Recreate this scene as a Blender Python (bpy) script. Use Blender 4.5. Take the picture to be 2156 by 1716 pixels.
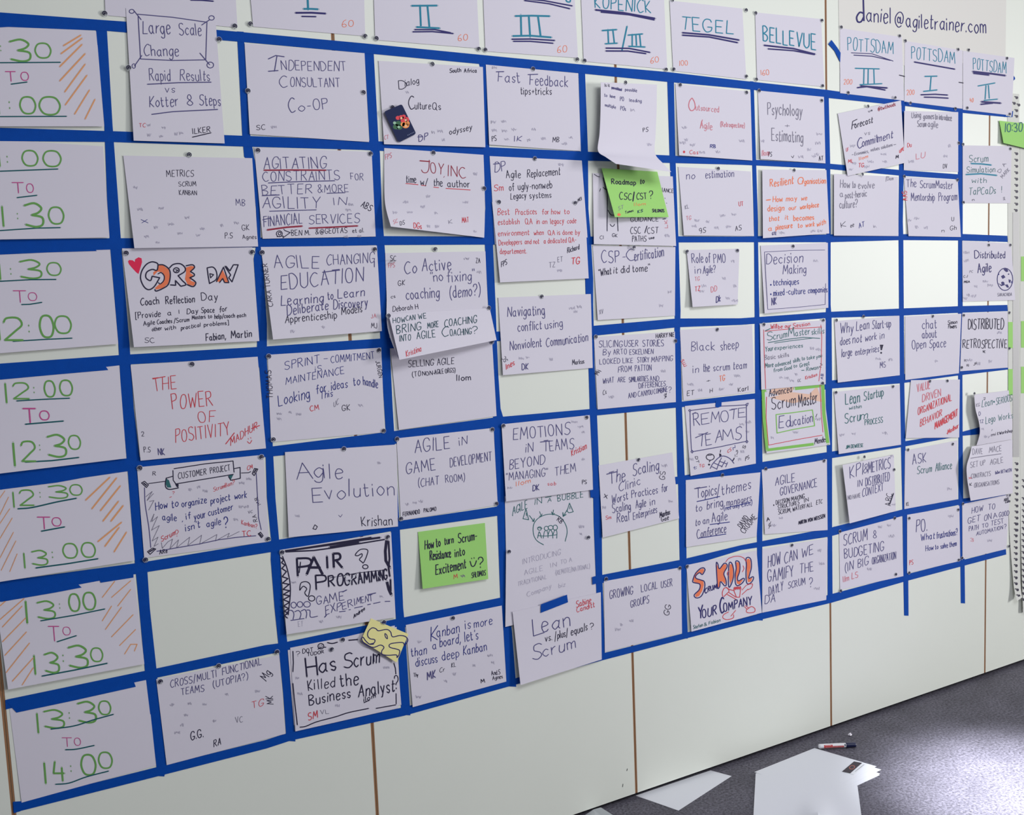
import bpy, math, random
from mathutils import Vector, Matrix

# ------------------------------------------------------------------ scene, camera, light, exposure
S = bpy.context.scene
for o in list(bpy.data.objects):
    bpy.data.objects.remove(o)
COL = S.collection
random.seed(7)

CAM_Y, CAM_Z = -2.465, 1.564                 # wall is the plane y = 0, floor z = 0, metres
F_PX, PX, PY = 2161.6, 1078.0, 858.0          # focal length and centre for a 2156 x 1716 frame
RM = Matrix(((0.86150604, 0.08875552, -0.4999298),
             (-0.50612176, 0.07138742, -0.85950253),
             (-0.0405969, 0.99349197, 0.10642179)))
CAMP = Vector((0.0, CAM_Y, CAM_Z))
cd = bpy.data.cameras.new('camera')
cd.sensor_fit = 'HORIZONTAL'; cd.sensor_width = 36.0
cd.lens = F_PX / 2156.0 * 36.0
cd.clip_start = 0.05
cam = bpy.data.objects.new('camera', cd)
cam.matrix_world = Matrix.Translation(CAMP) @ RM.to_4x4()
COL.objects.link(cam); S.camera = cam

S.view_settings.view_transform = 'Standard'
S.view_settings.look = 'None'
S.view_settings.gamma = 1.0
S.view_settings.exposure = -0.20
S.view_settings.use_curve_mapping = False

w = bpy.data.worlds.new('room_light'); S.world = w; w.use_nodes = True
bg = w.node_tree.nodes['Background']
bg.inputs[0].default_value = (0.86, 0.90, 1.0, 1)
bg.inputs[1].default_value = 0.28

def area(name, loc, target, sx, sy, power, color):
    l = bpy.data.lights.new(name, 'AREA'); l.shape = 'RECTANGLE'
    l.size = sx; l.size_y = sy; l.energy = power; l.color = color
    o = bpy.data.objects.new(name, l); o.location = loc
    o.rotation_euler = (Vector(target) - Vector(loc)).to_track_quat('-Z', 'Y').to_euler()
    COL.objects.link(o); return o
area('window_daylight', (10.2, -5.6, 2.0), (1.2, 0, 1.1), 1.5, 2.1, 600, (1.0, 0.995, 0.985))
area('ceiling_light', (2.2, -2.4, 3.1), (2.2, -0.9, 0), 2.2, 1.0, 58, (0.95, 0.97, 1.0))
sp = bpy.data.lights.new('floor_pool_spot', 'SPOT'); sp.energy = 3600; sp.spot_size = math.radians(19); sp.spot_blend = 1.0  # spot added to throw the bright pool on the floor
sp.shadow_soft_size = 0.12; sp.color = (0.92, 0.95, 1.0)
spo = bpy.data.objects.new('floor_pool_spot', sp); spo.location = (3.1, -1.25, 3.0)
spo.rotation_euler = (Vector((2.84, -0.70, 0)) - spo.location).to_track_quat('-Z', 'Y').to_euler()
COL.objects.link(spo)

# ------------------------------------------------------------------ geometry helpers
def ray(px, py):
    return RM @ Vector(((px - PX) / F_PX, -(py - PY) / F_PX, -1.0))
def W(px, py, d=0.0):
    "point d metres in front of the wall"
    r = ray(px, py); return CAMP + r * ((-d - CAM_Y) / r.y)
def FL(px, py, h=0.0):
    "point h metres above the floor"
    r = ray(px, py); return CAMP + r * ((h - CAM_Z) / r.z)

def s2l(c):
    return tuple((v / 255 / 12.92) if v / 255 <= 0.04045 else ((v / 255 + 0.055) / 1.055) ** 2.4 for v in c)
MATS = {}
def mat(name, rgb, rough=0.7, spec=0.3, noise=None, bump=None):
    if name in MATS: return MATS[name]
    m = bpy.data.materials.new(name); m.use_nodes = True
    nt = m.node_tree; b = nt.nodes['Principled BSDF']
    c = s2l(rgb) + (1,)
    b.inputs['Base Color'].default_value = c
    b.inputs['Roughness'].default_value = rough
    b.inputs['Specular IOR Level'].default_value = spec
    if noise:
        sc, amt, det = noise
        tc = nt.nodes.new('ShaderNodeTexCoord'); n = nt.nodes.new('ShaderNodeTexNoise')
        n.inputs['Scale'].default_value = sc; n.inputs['Detail'].default_value = det
        mx = nt.nodes.new('ShaderNodeMix'); mx.data_type = 'RGBA'
        mx.inputs[6].default_value = tuple(v * (1 - amt) for v in c[:3]) + (1,)
        mx.inputs[7].default_value = tuple(min(1, v * (1 + amt)) for v in c[:3]) + (1,)
        nt.links.new(tc.outputs['Object'], n.inputs['Vector'])
        nt.links.new(n.outputs['Fac'], mx.inputs[0]); nt.links.new(mx.outputs[2], b.inputs['Base Color'])
    if bump:
        sc, st = bump
        tc = nt.nodes.new('ShaderNodeTexCoord'); n = nt.nodes.new('ShaderNodeTexNoise')
        n.inputs['Scale'].default_value = sc; n.inputs['Detail'].default_value = 3
        bp = nt.nodes.new('ShaderNodeBump'); bp.inputs['Strength'].default_value = st; bp.inputs['Distance'].default_value = 0.002
        nt.links.new(tc.outputs['Object'], n.inputs['Vector'])
        nt.links.new(n.outputs['Fac'], bp.inputs['Height']); nt.links.new(bp.outputs['Normal'], b.inputs['Normal'])
    MATS[name] = m; return m

def obj(name, verts, faces, m, parent=None, smooth=False):
    "link ONE mesh object; top-level ones get their origin at the mesh centre"
    vs = [Vector(v) for v in verts]
    c = Vector((0, 0, 0))
    if parent is None:
        for v in vs: c += v
        c /= len(vs)
    else:
        c = Vector(parent['_c'])
    me = bpy.data.meshes.new(name)
    me.from_pydata([tuple(v - c) for v in vs], [], faces)
    if smooth:
        me.polygons.foreach_set('use_smooth', [True] * len(me.polygons))
        me.update(); me.set_sharp_from_angle(angle=math.radians(35))
    me.materials.append(m); me.update()
    o = bpy.data.objects.new(name, me); COL.objects.link(o)
    if parent is None:
        o.location = c; o['_c'] = tuple(c)
    else:
        o.parent = parent; o['_c'] = tuple(c)
    return o
def tag(o, label, cat=None, group=None):
    o['label'] = label
    if cat: o['category'] = cat
    if group: o['group'] = group
    return o
def box(x0, y0, z0, x1, y1, z1):
    v = [(x, y, z) for x in (x0, x1) for y in (y0, y1) for z in (z0, z1)]
    return v, [(0, 1, 3, 2), (4, 6, 7, 5), (0, 4, 5, 1), (2, 3, 7, 6), (0, 2, 6, 4), (1, 5, 7, 3)]
class MB:
    def __init__(s): s.v = []; s.f = []
    def add(s, v, f):
        n = len(s.v); s.v += [tuple(p) for p in v]; s.f += [tuple(i + n for i in q) for q in f]
    def slab(s, front, back):
        "closed slab between two matching polygons"
        n = len(front)
        s.add(list(front) + list(back), [tuple(range(n)), tuple(range(2 * n - 1, n - 1, -1))] +
              [(i, i + n, (i + 1) % n + n, (i + 1) % n) for i in range(n)])
    def build(s, name, m, parent=None, smooth=False): return obj(name, s.v, s.f, m, parent, smooth)

# ------------------------------------------------------------------ the setting
M_wall = mat('wall_laminate', (225, 228, 219), 0.45, 0.35, noise=(3.0, 0.015, 3))
M_edge = mat('wall_edge_brown', (152, 110, 78), 0.6, 0.3)
M_gap = mat('wall_gap_beige', (206, 184, 148), 0.7, 0.2)
M_dark = mat('gap_shade_dent_black', (28, 26, 32), 0.8, 0.1)
X0, PW, TOP = 0.10725, 0.8588, 2.95
SEAMS = [X0 + PW * i for i in range(-2, 8)]
for i in range(len(SEAMS) - 1):
    v, f = box(SEAMS[i] + 0.0047, 0.0, 0.016, SEAMS[i + 1] - 0.0047, 0.05, TOP)
    o = obj('wall_back' if i == 0 else 'wall_back.%03d' % i, v, f, M_wall); o['kind'] = 'structure'
for i, x in enumerate(SEAMS):
    b = MB()
    b.add(*box(x - 0.0047, 0.0004, 0.016, x - 0.0010, 0.048, TOP))
    b.add(*box(x + 0.0010, 0.0004, 0.016, x + 0.0047, 0.048, TOP))
    o = b.build('trim_%d' % (i + 1), M_edge); o['kind'] = 'structure'
    v, f = box(x - 0.0010, 0.0025, 0.016, x + 0.0010, 0.046, TOP)
    g = obj('joint_seal', v, f, M_gap, o); g['kind'] = 'structure'
v, f = box(SEAMS[0], 0.02, 0.0, SEAMS[-1], 0.05, 0.016)
o = obj('gap_shade_back', v, f, M_dark); o['kind'] = 'structure'  # black strip standing in for the shade in the gap under the panels

mf = mat('floor_felt', (98, 95, 108), 0.62, 0.35)
nt = mf.node_tree; bs = nt.nodes['Principled BSDF']
tc = nt.nodes.new('ShaderNodeTexCoord')
n1 = nt.nodes.new('ShaderNodeTexNoise'); n1.inputs['Scale'].default_value = 120; n1.inputs['Detail'].default_value = 4; n1.inputs['Roughness'].default_value = 0.75
n2 = nt.nodes.new('ShaderNodeTexNoise'); n2.inputs['Scale'].default_value = 9; n2.inputs['Detail'].default_value = 3
r1 = nt.nodes.new('ShaderNodeValToRGB')
r1.color_ramp.elements[0].position = 0.3; r1.color_ramp.elements[0].color = s2l((40, 38, 47)) + (1,)
r1.color_ramp.elements[1].position = 0.7; r1.color_ramp.elements[1].color = s2l((140, 136, 151)) + (1,)
mx = nt.nodes.new('ShaderNodeMix'); mx.data_type = 'RGBA'; mx.blend_type = 'MULTIPLY'; mx.inputs[0].default_value = 0.55
for a, b_ in ((tc.outputs['Object'], n1.inputs['Vector']), (tc.outputs['Object'], n2.inputs['Vector']), (n1.outputs['Fac'], r1.inputs['Fac']),
              (r1.outputs['Color'], mx.inputs[6]), (n2.outputs['Fac'], mx.inputs[7]), (mx.outputs[2], bs.inputs['Base Color'])):
    nt.links.new(a, b_)
bp = nt.nodes.new('ShaderNodeBump'); bp.inputs['Strength'].default_value = 0.35; bp.inputs['Distance'].default_value = 0.002
nt.links.new(n1.outputs['Fac'], bp.inputs['Height']); nt.links.new(bp.outputs['Normal'], bs.inputs['Normal'])
v, f = box(-2.2, -6.0, -0.05, 7.0, 0.1, 0.0)
o = obj('floor', v, f, mf); o['kind'] = 'structure'

# ------------------------------------------------------------------ handwriting: a single-stroke alphabet
# a point is a hex digit (x) and a letter (height: e = baseline, k = small letter, o = capital); ~ smooth, - straight
GLY = {
'A': '-0e3o6e -1i5i', 'B': '-0e0o ~0o3o5m3k0j ~0j4i5g3e0e', 'C': '~6n4o2n0k0h2e4e6f', 'D': '-0e0o ~0o3o6l6h3e0e', 'E': '-5o0o0e5e -0j4j',
'F': '-5o0o0e -0j4j', 'G': '~6m5o2o0l0h2e5f6h -3i6i6h', 'H': '-0e0o -6e6o -0j6j', 'I': '-0e0o', 'J': '~4o4h3e1e0g', 'K': '-0e0o -5o0i5e',
'L': '-0o0e5e', 'M': '-0e1o4h7o8e', 'N': '-0e0o6e6o', 'O': '~3o1n0j1f3e5f6j5n3o', 'P': '-0e0o ~0o4o5m4k0j', 'Q': '~3o1n0j1f3e5f6j5n3o -4h7d',
'R': '-0e0o ~0o4o5m4k0j -2j6e', 'S': '~6n4o1n1k3j5i6g4e2e0f', 'T': '-0o6o -3o3e', 'U': '~0o0h1f3e5f6h6o', 'V': '-0o3e6o', 'W': '-0o2e4l6e8o',
'X': '-0o6e -6o0e', 'Y': '-0o3j6o -3j3e', 'Z': '-0o6o0e6e',
'a': '~4j2k0i0g2e4g -4k4f5e', 'b': '-0o0e ~0i2k4i4g2e0f', 'c': '~4j2k0i0g2e4f', 'd': '~4j2k0i0g2e4g -4o4e', 'e': '~0h4i3k1k0h1e3e4f',
'f': '~4n3o2m2e -0k4k', 'g': '~4j2k0i0g2e4h ~4k4d3b1b0c', 'h': '-0o0e ~0i2k4j4h4e', 'i': '-0k0e -0m0n', 'j': '~1k1d0b -1m1n', 'k': '-0o0e -4k0h4e',
'l': '-0o0e', 'm': '-0k0e ~0i1k3j3e ~3i5k6j6e', 'n': '-0k0e ~0i2k4j4e', 'o': '~2k0i0g2e4g4i2k', 'p': '-0k0b ~0j2k4i4g2e0f', 'q': '~4j2k0i0g2e4g -4k4b',
'r': '-0k0e ~0h1j3k', 's': '~3j2k0j1h3g2e0f', 't': '~1n1f2e3f -0k3k', 'u': '~0k0g1e3e4g -4k4e', 'v': '-0k2e4k', 'w': '-0k1e3i5e6k', 'x': '-0k4e -4k0e',
'y': '-0k2e -4k1b0b', 'z': '-0k4k0e4e',
'0': '~3o1n0j1f3e5f6j5n3o', '1': '-0o0e', '2': '~0m1o4o5l3i0e -0e5e', '3': '~0n3o5m4k2j ~2j5i5f3e0f', '4': '-1o0i5i -4l4e', '5': '-5o1o0j ~0j3k5h3e0f',
'6': '~5o2m0h1e4e5g3i0h', '7': '-0o5o2e', '8': '~3j1l2o4o5l3j0g2e4e6g3j', '9': '~5l3o0m1j4j5l ~5l5h3e',
'.': '-0e0f', ',': '-1f0c', ':': '-0f0g -0k0l', '!': '-0o0h -0e0f', '?': '~0m1o4o5l2i2h -2e2f', '/': '-0c4p', '-': '-0i3i', '+': '-0i4i -2k2g',
'(': '~2p0l0g2c', ')': '~0p2l2g0c', '[': '-2p0p0c2c', ']': '-0p2p2c0c', "'": '-0o0m', '"': '-0o0m -2o2m', '&': '~6e1m2o4o4l0h1e3e6i',
'@': '~6i4k3i4g6h6k ~6k6g8g9k7n4n1k1g4d7e',
}
def parse(ch):
    out = []
    for st in GLY[ch].split():
        out.append((st[0] == '~', [(int(st[i], 16), ord(st[i + 1]) - 101) for i in range(1, len(st), 2)]))
    return out, max(p[0] for s_, l in out for p in l)
GL = {c: parse(c) for c in GLY}
def smooth(pts, n=4):
    if len(pts) < 3: return pts
    closed = pts[0] == pts[-1]
    P = ([pts[-2]] + pts + [pts[1]]) if closed else ([(2 * pts[0][0] - pts[1][0], 2 * pts[0][1] - pts[1][1])] + pts + [(2 * pts[-1][0] - pts[-2][0], 2 * pts[-1][1] - pts[-2][1])])
    out = []
    for i in range(1, len(P) - 2):
        a, b, c, d = P[i - 1:i + 3]
        for k in range(n):
            t = k / n
            out.append(tuple(0.5 * (2 * b[j] + (c[j] - a[j]) * t + (2 * a[j] - 5 * b[j] + 4 * c[j] - d[j]) * t * t + (3 * b[j] - a[j] - 3 * c[j] + d[j]) * t ** 3) for j in (0, 1)))
    out.append(pts[-1]); return out
def ribbon(pts, wd):
    "outline strips (list of polygons) of a pen stroke; sharp corners start a new strip"
    q = [pts[0]]
    for p in pts[1:]:
        if math.hypot(p[0] - q[-1][0], p[1] - q[-1][1]) > 0.05: q.append(p)
    if len(q) == 1: q.append((q[0][0] + 0.3, q[0][1]))
    runs, cur = [], [q[0]]
    for i in range(1, len(q)):
        cur.append(q[i])
        if i < len(q) - 1:
            a = math.atan2(q[i][1] - q[i - 1][1], q[i][0] - q[i - 1][0]); b = math.atan2(q[i + 1][1] - q[i][1], q[i + 1][0] - q[i][0])
            if abs((b - a + math.pi) % (2 * math.pi) - math.pi) > 0.9: runs.append(cur); cur = [q[i]]
    runs.append(cur)
    res = []; h = wd / 2
    for r in runs:
        n = len(r); L, R = [], []
        for i in range(n):
            a = r[max(0, i - 1)]; b = r[min(n - 1, i + 1)]
            dx, dy = b[0] - a[0], b[1] - a[1]; l = math.hypot(dx, dy) or 1; dx /= l; dy /= l
            L.append((r[i][0] - dy * h, r[i][1] + dx * h)); R.append((r[i][0] + dy * h, r[i][1] - dx * h))
            if i == 0: s0 = (dx, dy)
            if i == n - 1: s1 = (dx, dy)
        cap = lambda c, d, sg: [(c[0] + h * (sg * d[0] * math.cos(t) - d[1] * math.sin(t)), c[1] + h * (sg * d[1] * math.cos(t) + d[0] * math.sin(t))) for t in (1.0, 0.35, -0.35, -1.0)]
        res.append((L, R, cap(r[0], s0, -1), cap(r[-1], s1, 1)))
    return res

INK = {  # letter: (name, colour)
'K': ('black', (38, 34, 62)), 'B': ('dark blue', (80, 76, 126)), 'U': ('blue', (40, 48, 128)), 'G': ('grey', (128, 124, 142)), 'F': ('faded grey', (180, 175, 194)),
'R': ('red', (205, 66, 78)), 'r': ('pale red', (206, 118, 132)), 'O': ('orange', (236, 124, 84)), 'o': ('light orange', (226, 160, 112)), 'N': ('dark green', (50, 104, 108)),
'V': ('dark teal', (28, 72, 84)), 'T': ('teal', (36, 128, 156)), 'D': ('navy', (44, 38, 104)), 'g': ('green', (104, 160, 84)), 't': ('deep green', (18, 88, 96)),
'P': ('pink', (192, 80, 142)), 'M': ('dark red', (150, 44, 66)), 'H': ('crimson', (226, 42, 84)), 'n': ('bright green', (128, 190, 88)), 'q': ('pale orange', (228, 188, 168)),
'Y': ('yellow', (240, 190, 90)), 'W': ('white', (214, 216, 226))}
TILES = {}
for r_, (ya, yb) in zip('abcd', ((0, 0), (420, 420), (840, 830), (1276, 1246))):
    for c_, x_ in zip('123', (0, 500, 1000)): TILES[r_ + c_] = (x_, ya, 560 / 2156)
    TILES[r_ + '4'] = (1560, yb, 596 / 2156)
TILES.update({'core': (250, 510, 310 / 2156), 'cust': (280, 950, 300 / 2156), 'pair': (580, 1120, 290 / 2156), 'has': (600, 1320, 270 / 2014),
 'dia': (790, 120, 240 / 2059), 'po': (1240, 160, 200 / 1716), 'gui': (1230, 340, 200 / 1716), 'out': (1410, 200, 200 / 2145), 'bub': (1060, 1030, 200 / 1430),
 'rem': (1430, 840, 180 / 1817), 'ski': (1430, 1150, 190 / 1716), 'res': (1580, 340, 190 / 1918), 'sms': (1580, 670, 180 / 1930), 'for': (1750, 200, 210 / 2002),
 'e1': (1990, 180, 166 / 1096), 'e2': (1990, 420, 166 / 1096), 'e3': (1990, 640, 166 / 1096), 'e4': (1990, 860, 166 / 1096), 'e5': (1990, 1080, 166 / 838),
 'fl': (1590, 1530, 300 / 2156), 'px': (0, 0, 1.0)})

def lean(x): return 0.085 * (1 - x / 1750)
def strokes(text):
    "parse the marks on a sheet -> list of (part name, ink, kind, data) in frame pixels"
    out = []; ox, oy, sc = 0, 0, 1.0; pid = 0; last = None
    T = lambda a: [(ox + float(a[i]) * sc, oy + float(a[i + 1]) * sc) for i in range(0, len(a), 2)]
    for ln in text.strip().splitlines():
        for cmd in ln.split(';'):
            a = cmd.split()
            if not a: continue
            if a[0] == '@': ox, oy, sc = TILES[a[1]]; continue
            k, col = a[0], a[1][0]; mul = float(a[1][1:] or 1); mark = len(out)
            if k in 'tr':
                h = float(a[2]) * sc; (p0, p1) = T(a[3:7]); out += script(' '.join(a[7:]), col, mul, h, p0, p1, k == 'r')
            elif k == 'b':
                (p0, p1) = T(a[2:6]); tx = ' '.join(a[6:]); h = p1[1] - p0[1]
                out += script(tx, col, mul, h, (p0[0], p1[1]), p1, False, 0)
            elif k in 'lc':
                pts = T(a[3:]); out.append(('drawn_line', col, 's', (smooth(pts, 5) if k == 'c' else pts, float(a[2]))))
            elif k == 'f':
                out.append(('colored_patch', col, 'f', T(a[2:])))
            elif k in 'eo':
                n = 3 if k == 'o' else 2
                (c,) = T(a[n:n + 2]); rx, ry = float(a[n + 2]) * sc, float(a[n + 3]) * sc
                pts = [(c[0] + rx * math.cos(i * math.pi / 10), c[1] + ry * math.sin(i * math.pi / 10)) for i in range(21)]
                out.append(('drawn_line', col, 's', (pts, float(a[2]))) if k == 'o' else ('colored_patch', col, 'f', pts[:-1]))
            elif k == 's':
                for (x, y) in T(a[2:]):
                    rd = random.Random(int(x * 31 + y)); n = rd.randint(6, 10)
                    pts = [(x + (i - n / 2) * 1.3 + rd.uniform(-1, 1), y + (3.4 if i % 2 else -3.4) * rd.uniform(0.25, 1.0)) for i in range(n)]
                    out.append(('faded_scribble', col, 's', (smooth(pts, 3), 1.0), pid)); pid += 1
                continue
            # neighbouring words of one written line are one part; every other mark is a part of its own
            join = False
            if k in 'tbr':
                e0, e1 = (p0, p1) if k != 'b' else ((p0[0], p1[1]), p1)
                if last and last[0] == (k == 'r', col) and abs(e0[1] - last[1][1]) < 0.75 * h and -h < e0[0] - last[1][0] < 0.62 * h: join = True
                last = ((k == 'r', col), e1)
            if not join: pid += 1
            out[mark:] = [x + (pid,) for x in out[mark:]]
    return out
def script(tx, col, mul, h, p0, p1, rot, jit=1):
    wd = (0.72 + 0.031 * h) * mul; u = h / 10.0
    adv = [0.0]; x = 0.0
    for ch in tx:
        if ch == ' ': x += 4.0
        else: x += GL[ch][1] + (2.5 if ch not in 'il.,:1I\'' else 3.0)
        adv.append(x)
    total = max(0.5, adv[-1] - 2.6)
    L = math.hypot(p1[0] - p0[0], p1[1] - p0[1]); e = ((p1[0] - p0[0]) / total, (p1[1] - p0[1]) / total)
    if tx in ('I', '1', 'l', ':'): e = (u, 0)
    if rot:
        up = ((p1[1] - p0[1]) / L * u, -(p1[0] - p0[0]) / L * u)
    else:
        up = (-lean(p0[0]) * u, -u)
    out = []; rd = random.Random(len(tx) * 7 + int(p0[0]) + int(p0[1]) * 3)
    for i, ch in enumerate(tx):
        if ch == ' ': continue
        js = 1 + rd.uniform(-0.07, 0.07) * jit; jy = rd.uniform(-0.35, 0.35) * jit; jl = rd.uniform(-0.09, 0.12) * jit
        for sm, pts in GL[ch][0]:
            q = []
            for (gx, gy) in pts:
                X = adv[i] + gx + jl * gy; Y = gy * js + jy
                q.append((p0[0] + e[0] * X + up[0] * Y, p0[1] + e[1] * X + up[1] * Y))
            out.append(('handwriting', col, 's', (smooth(q, 4) if sm else q, wd)))
    return out

# ------------------------------------------------------------------ sheets of paper
M_paper = mat('paper_white', (216, 211, 223), 0.75, 0.2)
M_green = mat('note_green', (158, 212, 118), 0.75, 0.2)
M_yellow = mat('note_yellow', (238, 230, 160), 0.75, 0.2)
def ink(c): return mat('ink_' + INK[c][0].replace(' ', '_'), INK[c][1], 0.65, 0.25)
class Sheet:
    """rows = [(left x, left y, right x, right y, left gap mm, right gap mm), ...] from top to bottom, traced where the sheet hangs;
    the gap is its distance from the wall"""
    def __init__(s, rows, p=1.7):
        s.rows = rows; s.p = p if len(rows) == 2 else 1.0
    def at(s, u, v):
        R = s.rows; n = len(R) - 1
        if n == 1:
            a, b = R; pv = max(0, v) ** s.p
            row = [a[i] + (b[i] - a[i]) * v for i in range(4)] + [a[4] + (b[4] - a[4]) * pv, a[5] + (b[5] - a[5]) * pv]
        else:
            k = min(n - 1, max(0, int(v * n))); t = v * n - k
            A, B, C, D = R[max(0, k - 1)], R[k], R[k + 1], R[min(n, k + 2)]
            row = [0.5 * (2 * B[i] + (C[i] - A[i]) * t + (2 * A[i] - 5 * B[i] + 4 * C[i] - D[i]) * t * t + (3 * B[i] - A[i] - 3 * C[i] + D[i]) * t ** 3) for i in range(6)]
        x = row[0] + (row[2] - row[0]) * u; y = row[1] + (row[3] - row[1]) * u; d = row[4] + (row[5] - row[4]) * u
        return x, y, d / 1000.0
    def inv(s, x, y):
        u = v = 0.5
        for _ in range(7):
            a = s.at(u, v); b = s.at(u + 0.01, v); c = s.at(u, v + 0.01)
            ux, uy, vx, vy = (b[0] - a[0]) * 100, (b[1] - a[1]) * 100, (c[0] - a[0]) * 100, (c[1] - a[1]) * 100
            D = ux * vy - uy * vx
            if abs(D) < 1e-6: break
            ex, ey = x - a[0], y - a[1]
            u += (ex * vy - ey * vx) / D; v += (ux * ey - uy * ex) / D
            u = min(1.3, max(-0.3, u)); v = min(1.3, max(-0.3, v))
        return u, v
    def depth(s, x, y):
        u, v = s.inv(x, y); return s.at(min(1, max(0, u)), min(1, max(0, v)))[2]
SHEETS = []
def sheet(name, label, short, corners, lift=(1.2, 1.2, 4, 5), text='', m=None, cat='paper sheet', group=None, p=1.7, thick=0.0003):
    """corners: 8 numbers TL TR BR BL with lift (TL TR BR BL, mm), or a list of rows"""
    if isinstance(corners, list): sh = Sheet(corners)
    else:
        c = corners; sh = Sheet([(c[0], c[1], c[2], c[3], lift[0], lift[1]), (c[6], c[7], c[4], c[5], lift[3], lift[2])], p)
    nu, nv = 8, (12 if len(sh.rows) == 2 else 6 * (len(sh.rows) - 1))
    fr, bk = [], []
    for j in range(nv + 1):
        for i in range(nu + 1):
            x, y, d = sh.at(i / nu, j / nv); fr.append(W(x, y, d)); bk.append(W(x, y, d) + Vector((0, thick, 0)))
    N = len(fr); F = []; q = nu + 1
    for j in range(nv):
        for i in range(nu):
            a = j * q + i; F.append((a, a + q, a + q + 1, a + 1)); F.append((N + a, N + a + 1, N + a + q + 1, N + a + q))
    for i in range(nu):
        F.append((i, i + 1, N + i + 1, N + i)); a = nv * q + i; F.append((a, N + a, N + a + 1, a + 1))
    for j in range(nv):
        a = j * q; F.append((a, N + a, N + a + q, a + q)); a += nu; F.append((a, a + q, N + a + q, N + a))
    o = obj(name, fr + bk, F, m or M_paper, smooth=True)
    tag(o, label, cat, group)
    parts = {}
    for idx, (part, col, kind, data, pid) in enumerate(strokes(text)):
        b = parts.setdefault((part, col, pid), MB())
        if kind == 's':
            eps = 0.00030 + (idx % 9) * 0.000012
            P = lambda pt: W(pt[0], pt[1], sh.depth(*pt) + eps)
            pts, wd = data
            for L, R, c0, c1 in ribbon(pts, wd):
                n = len(L); vs = [P(a) for a in L] + [P(a) for a in R]
                b.add(vs, [(i, i + 1, n + i + 1, n + i) for i in range(n - 1)])
                b.add([P(a) for a in c0], [(0, 1, 2, 3)]); b.add([P(a) for a in c1], [(0, 1, 2, 3)])
        else:
            vs = [W(a[0], a[1], sh.depth(*a) + 0.00018 + (idx % 5) * 0.00001) for a in data]
            from mathutils.geometry import tessellate_polygon
            tri = tessellate_polygon([[Vector((a[0], a[1], 0)) for a in data]])
            b.add(vs, [tuple(t) for t in tri])
    for (part, col, pid), b in parts.items():
        k = b.build(part, ink(col), o)
        what = {'handwriting': 'handwriting', 'drawn_line': 'drawn lines', 'colored_patch': 'coloured patch', 'faded_scribble': 'faded scribbles'}[part]
        k['label'] = INK[col][0] + ' ' + what
    SHEETS.append((sh, o, short)); return o

# ------------------------------------------------------------------ blue painter's tape
M_tape = mat('tape_blue', (0, 70, 164), 0.7, 0.12, noise=(60, 0.10, 2), bump=(900, 0.25))
def tape(name, label, pts, d, cat='tape strip', group='blue tape strips of the grid', raw=False):
    "pts = matching edge points (ax, ay, bx, by) along the strip; one slab of crepe tape"
    A = [(p[0], p[1]) for p in pts]; B = [(p[2], p[3]) for p in pts]
    fr = [W(x, y, d) for x, y in A + B]; bk = [W(x, y, d - 0.0003) for x, y in A + B]
    n = len(A); N = 2 * n; F = []
    for i in range(n - 1):
        F += [(i, i + 1, n + i + 1, n + i), (N + i, N + n + i, N + n + i + 1, N + i + 1),
              (i, N + i, N + i + 1, i + 1), (n + i, n + i + 1, N + n + i + 1, N + n + i)]
    F += [(0, n, N + n, N), (n - 1, N + n - 1, N + 2 * n - 1, 2 * n - 1)]
    return tag(obj(name, fr + bk, F, M_tape), label, cat, group)
def hstrip(label, pts, d=0.0010): return tape('tape_strip', label, [(x, t, x + 0.06 * (b - t), b) for x, t, b in pts], d)
def vstrip(label, pts, d=0.0006): return tape('tape_strip', label, [(l, y, r, y + (r - l) * 0.06) for y, l, r in pts], d)

hstrip('horizontal blue tape under the row of room name sheets, topmost long strip',
 [(-60, 21, 51), (0, 26, 56), (223, 42.5, 65), (265, 45.5, 68.5), (493, 66, 87), (765, 91, 111.7), (1060, 120, 139.5), (1217, 135, 154), (1405, 151.5, 172.5), (1560, 169.5, 186.5), (1740, 189, 206), (1900, 211, 222.5), (2019, 226, 237), (2118, 238.5, 246.5)])
tape('tape_strip', 'tiny upturned blue tape end at the right tip of the topmost horizontal strip', [(2131.5, 233.5, 2133.3, 234), (2129.5, 246, 2131.8, 246.6), (2116, 243, 2116, 246.3)], 0.0014, group=None)
hstrip('horizontal blue tape above the sheet headed METRICS, second long strip from the top',
 [(-62, 267, 296), (0, 269, 297), (234, 276, 299), (493, 285, 308), (760, 295.5, 315.5), (1031, 310, 329), (1228, 319, 338), (1405, 327, 343), (1560, 335, 347), (1740, 344, 355.5), (1897, 358, 370), (2019, 367, 378)])
hstrip('horizontal blue tape above the sheet with the red heart, third long strip from the top',
 [(-60, 504, 534), (0, 504.5, 533), (244, 501.5, 525), (547, 500.5, 521), (799, 497, 516), (1032, 498, 515), (1241, 498, 515), (1426, 497.5, 510.5), (1560, 498, 510), (1745, 493.5, 510), (1897, 493, 505.5), (2024, 492.5, 506.5), (2121, 496.5, 509.5)])
hstrip('horizontal blue tape above the power of positivity sheet, fourth long strip from the top',
 [(-55, 770, 802), (0, 765.5, 798), (260, 747, 768), (543, 730.5, 752.5), (806, 712.5, 734.5), (1032, 699, 719), (1249, 686, 707), (1426, 670.5, 689), (1560, 670, 684), (1748, 656.5, 669), (1897, 649.5, 664.5), (2021, 644.5, 658.5), (2121, 642, 655)])
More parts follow.
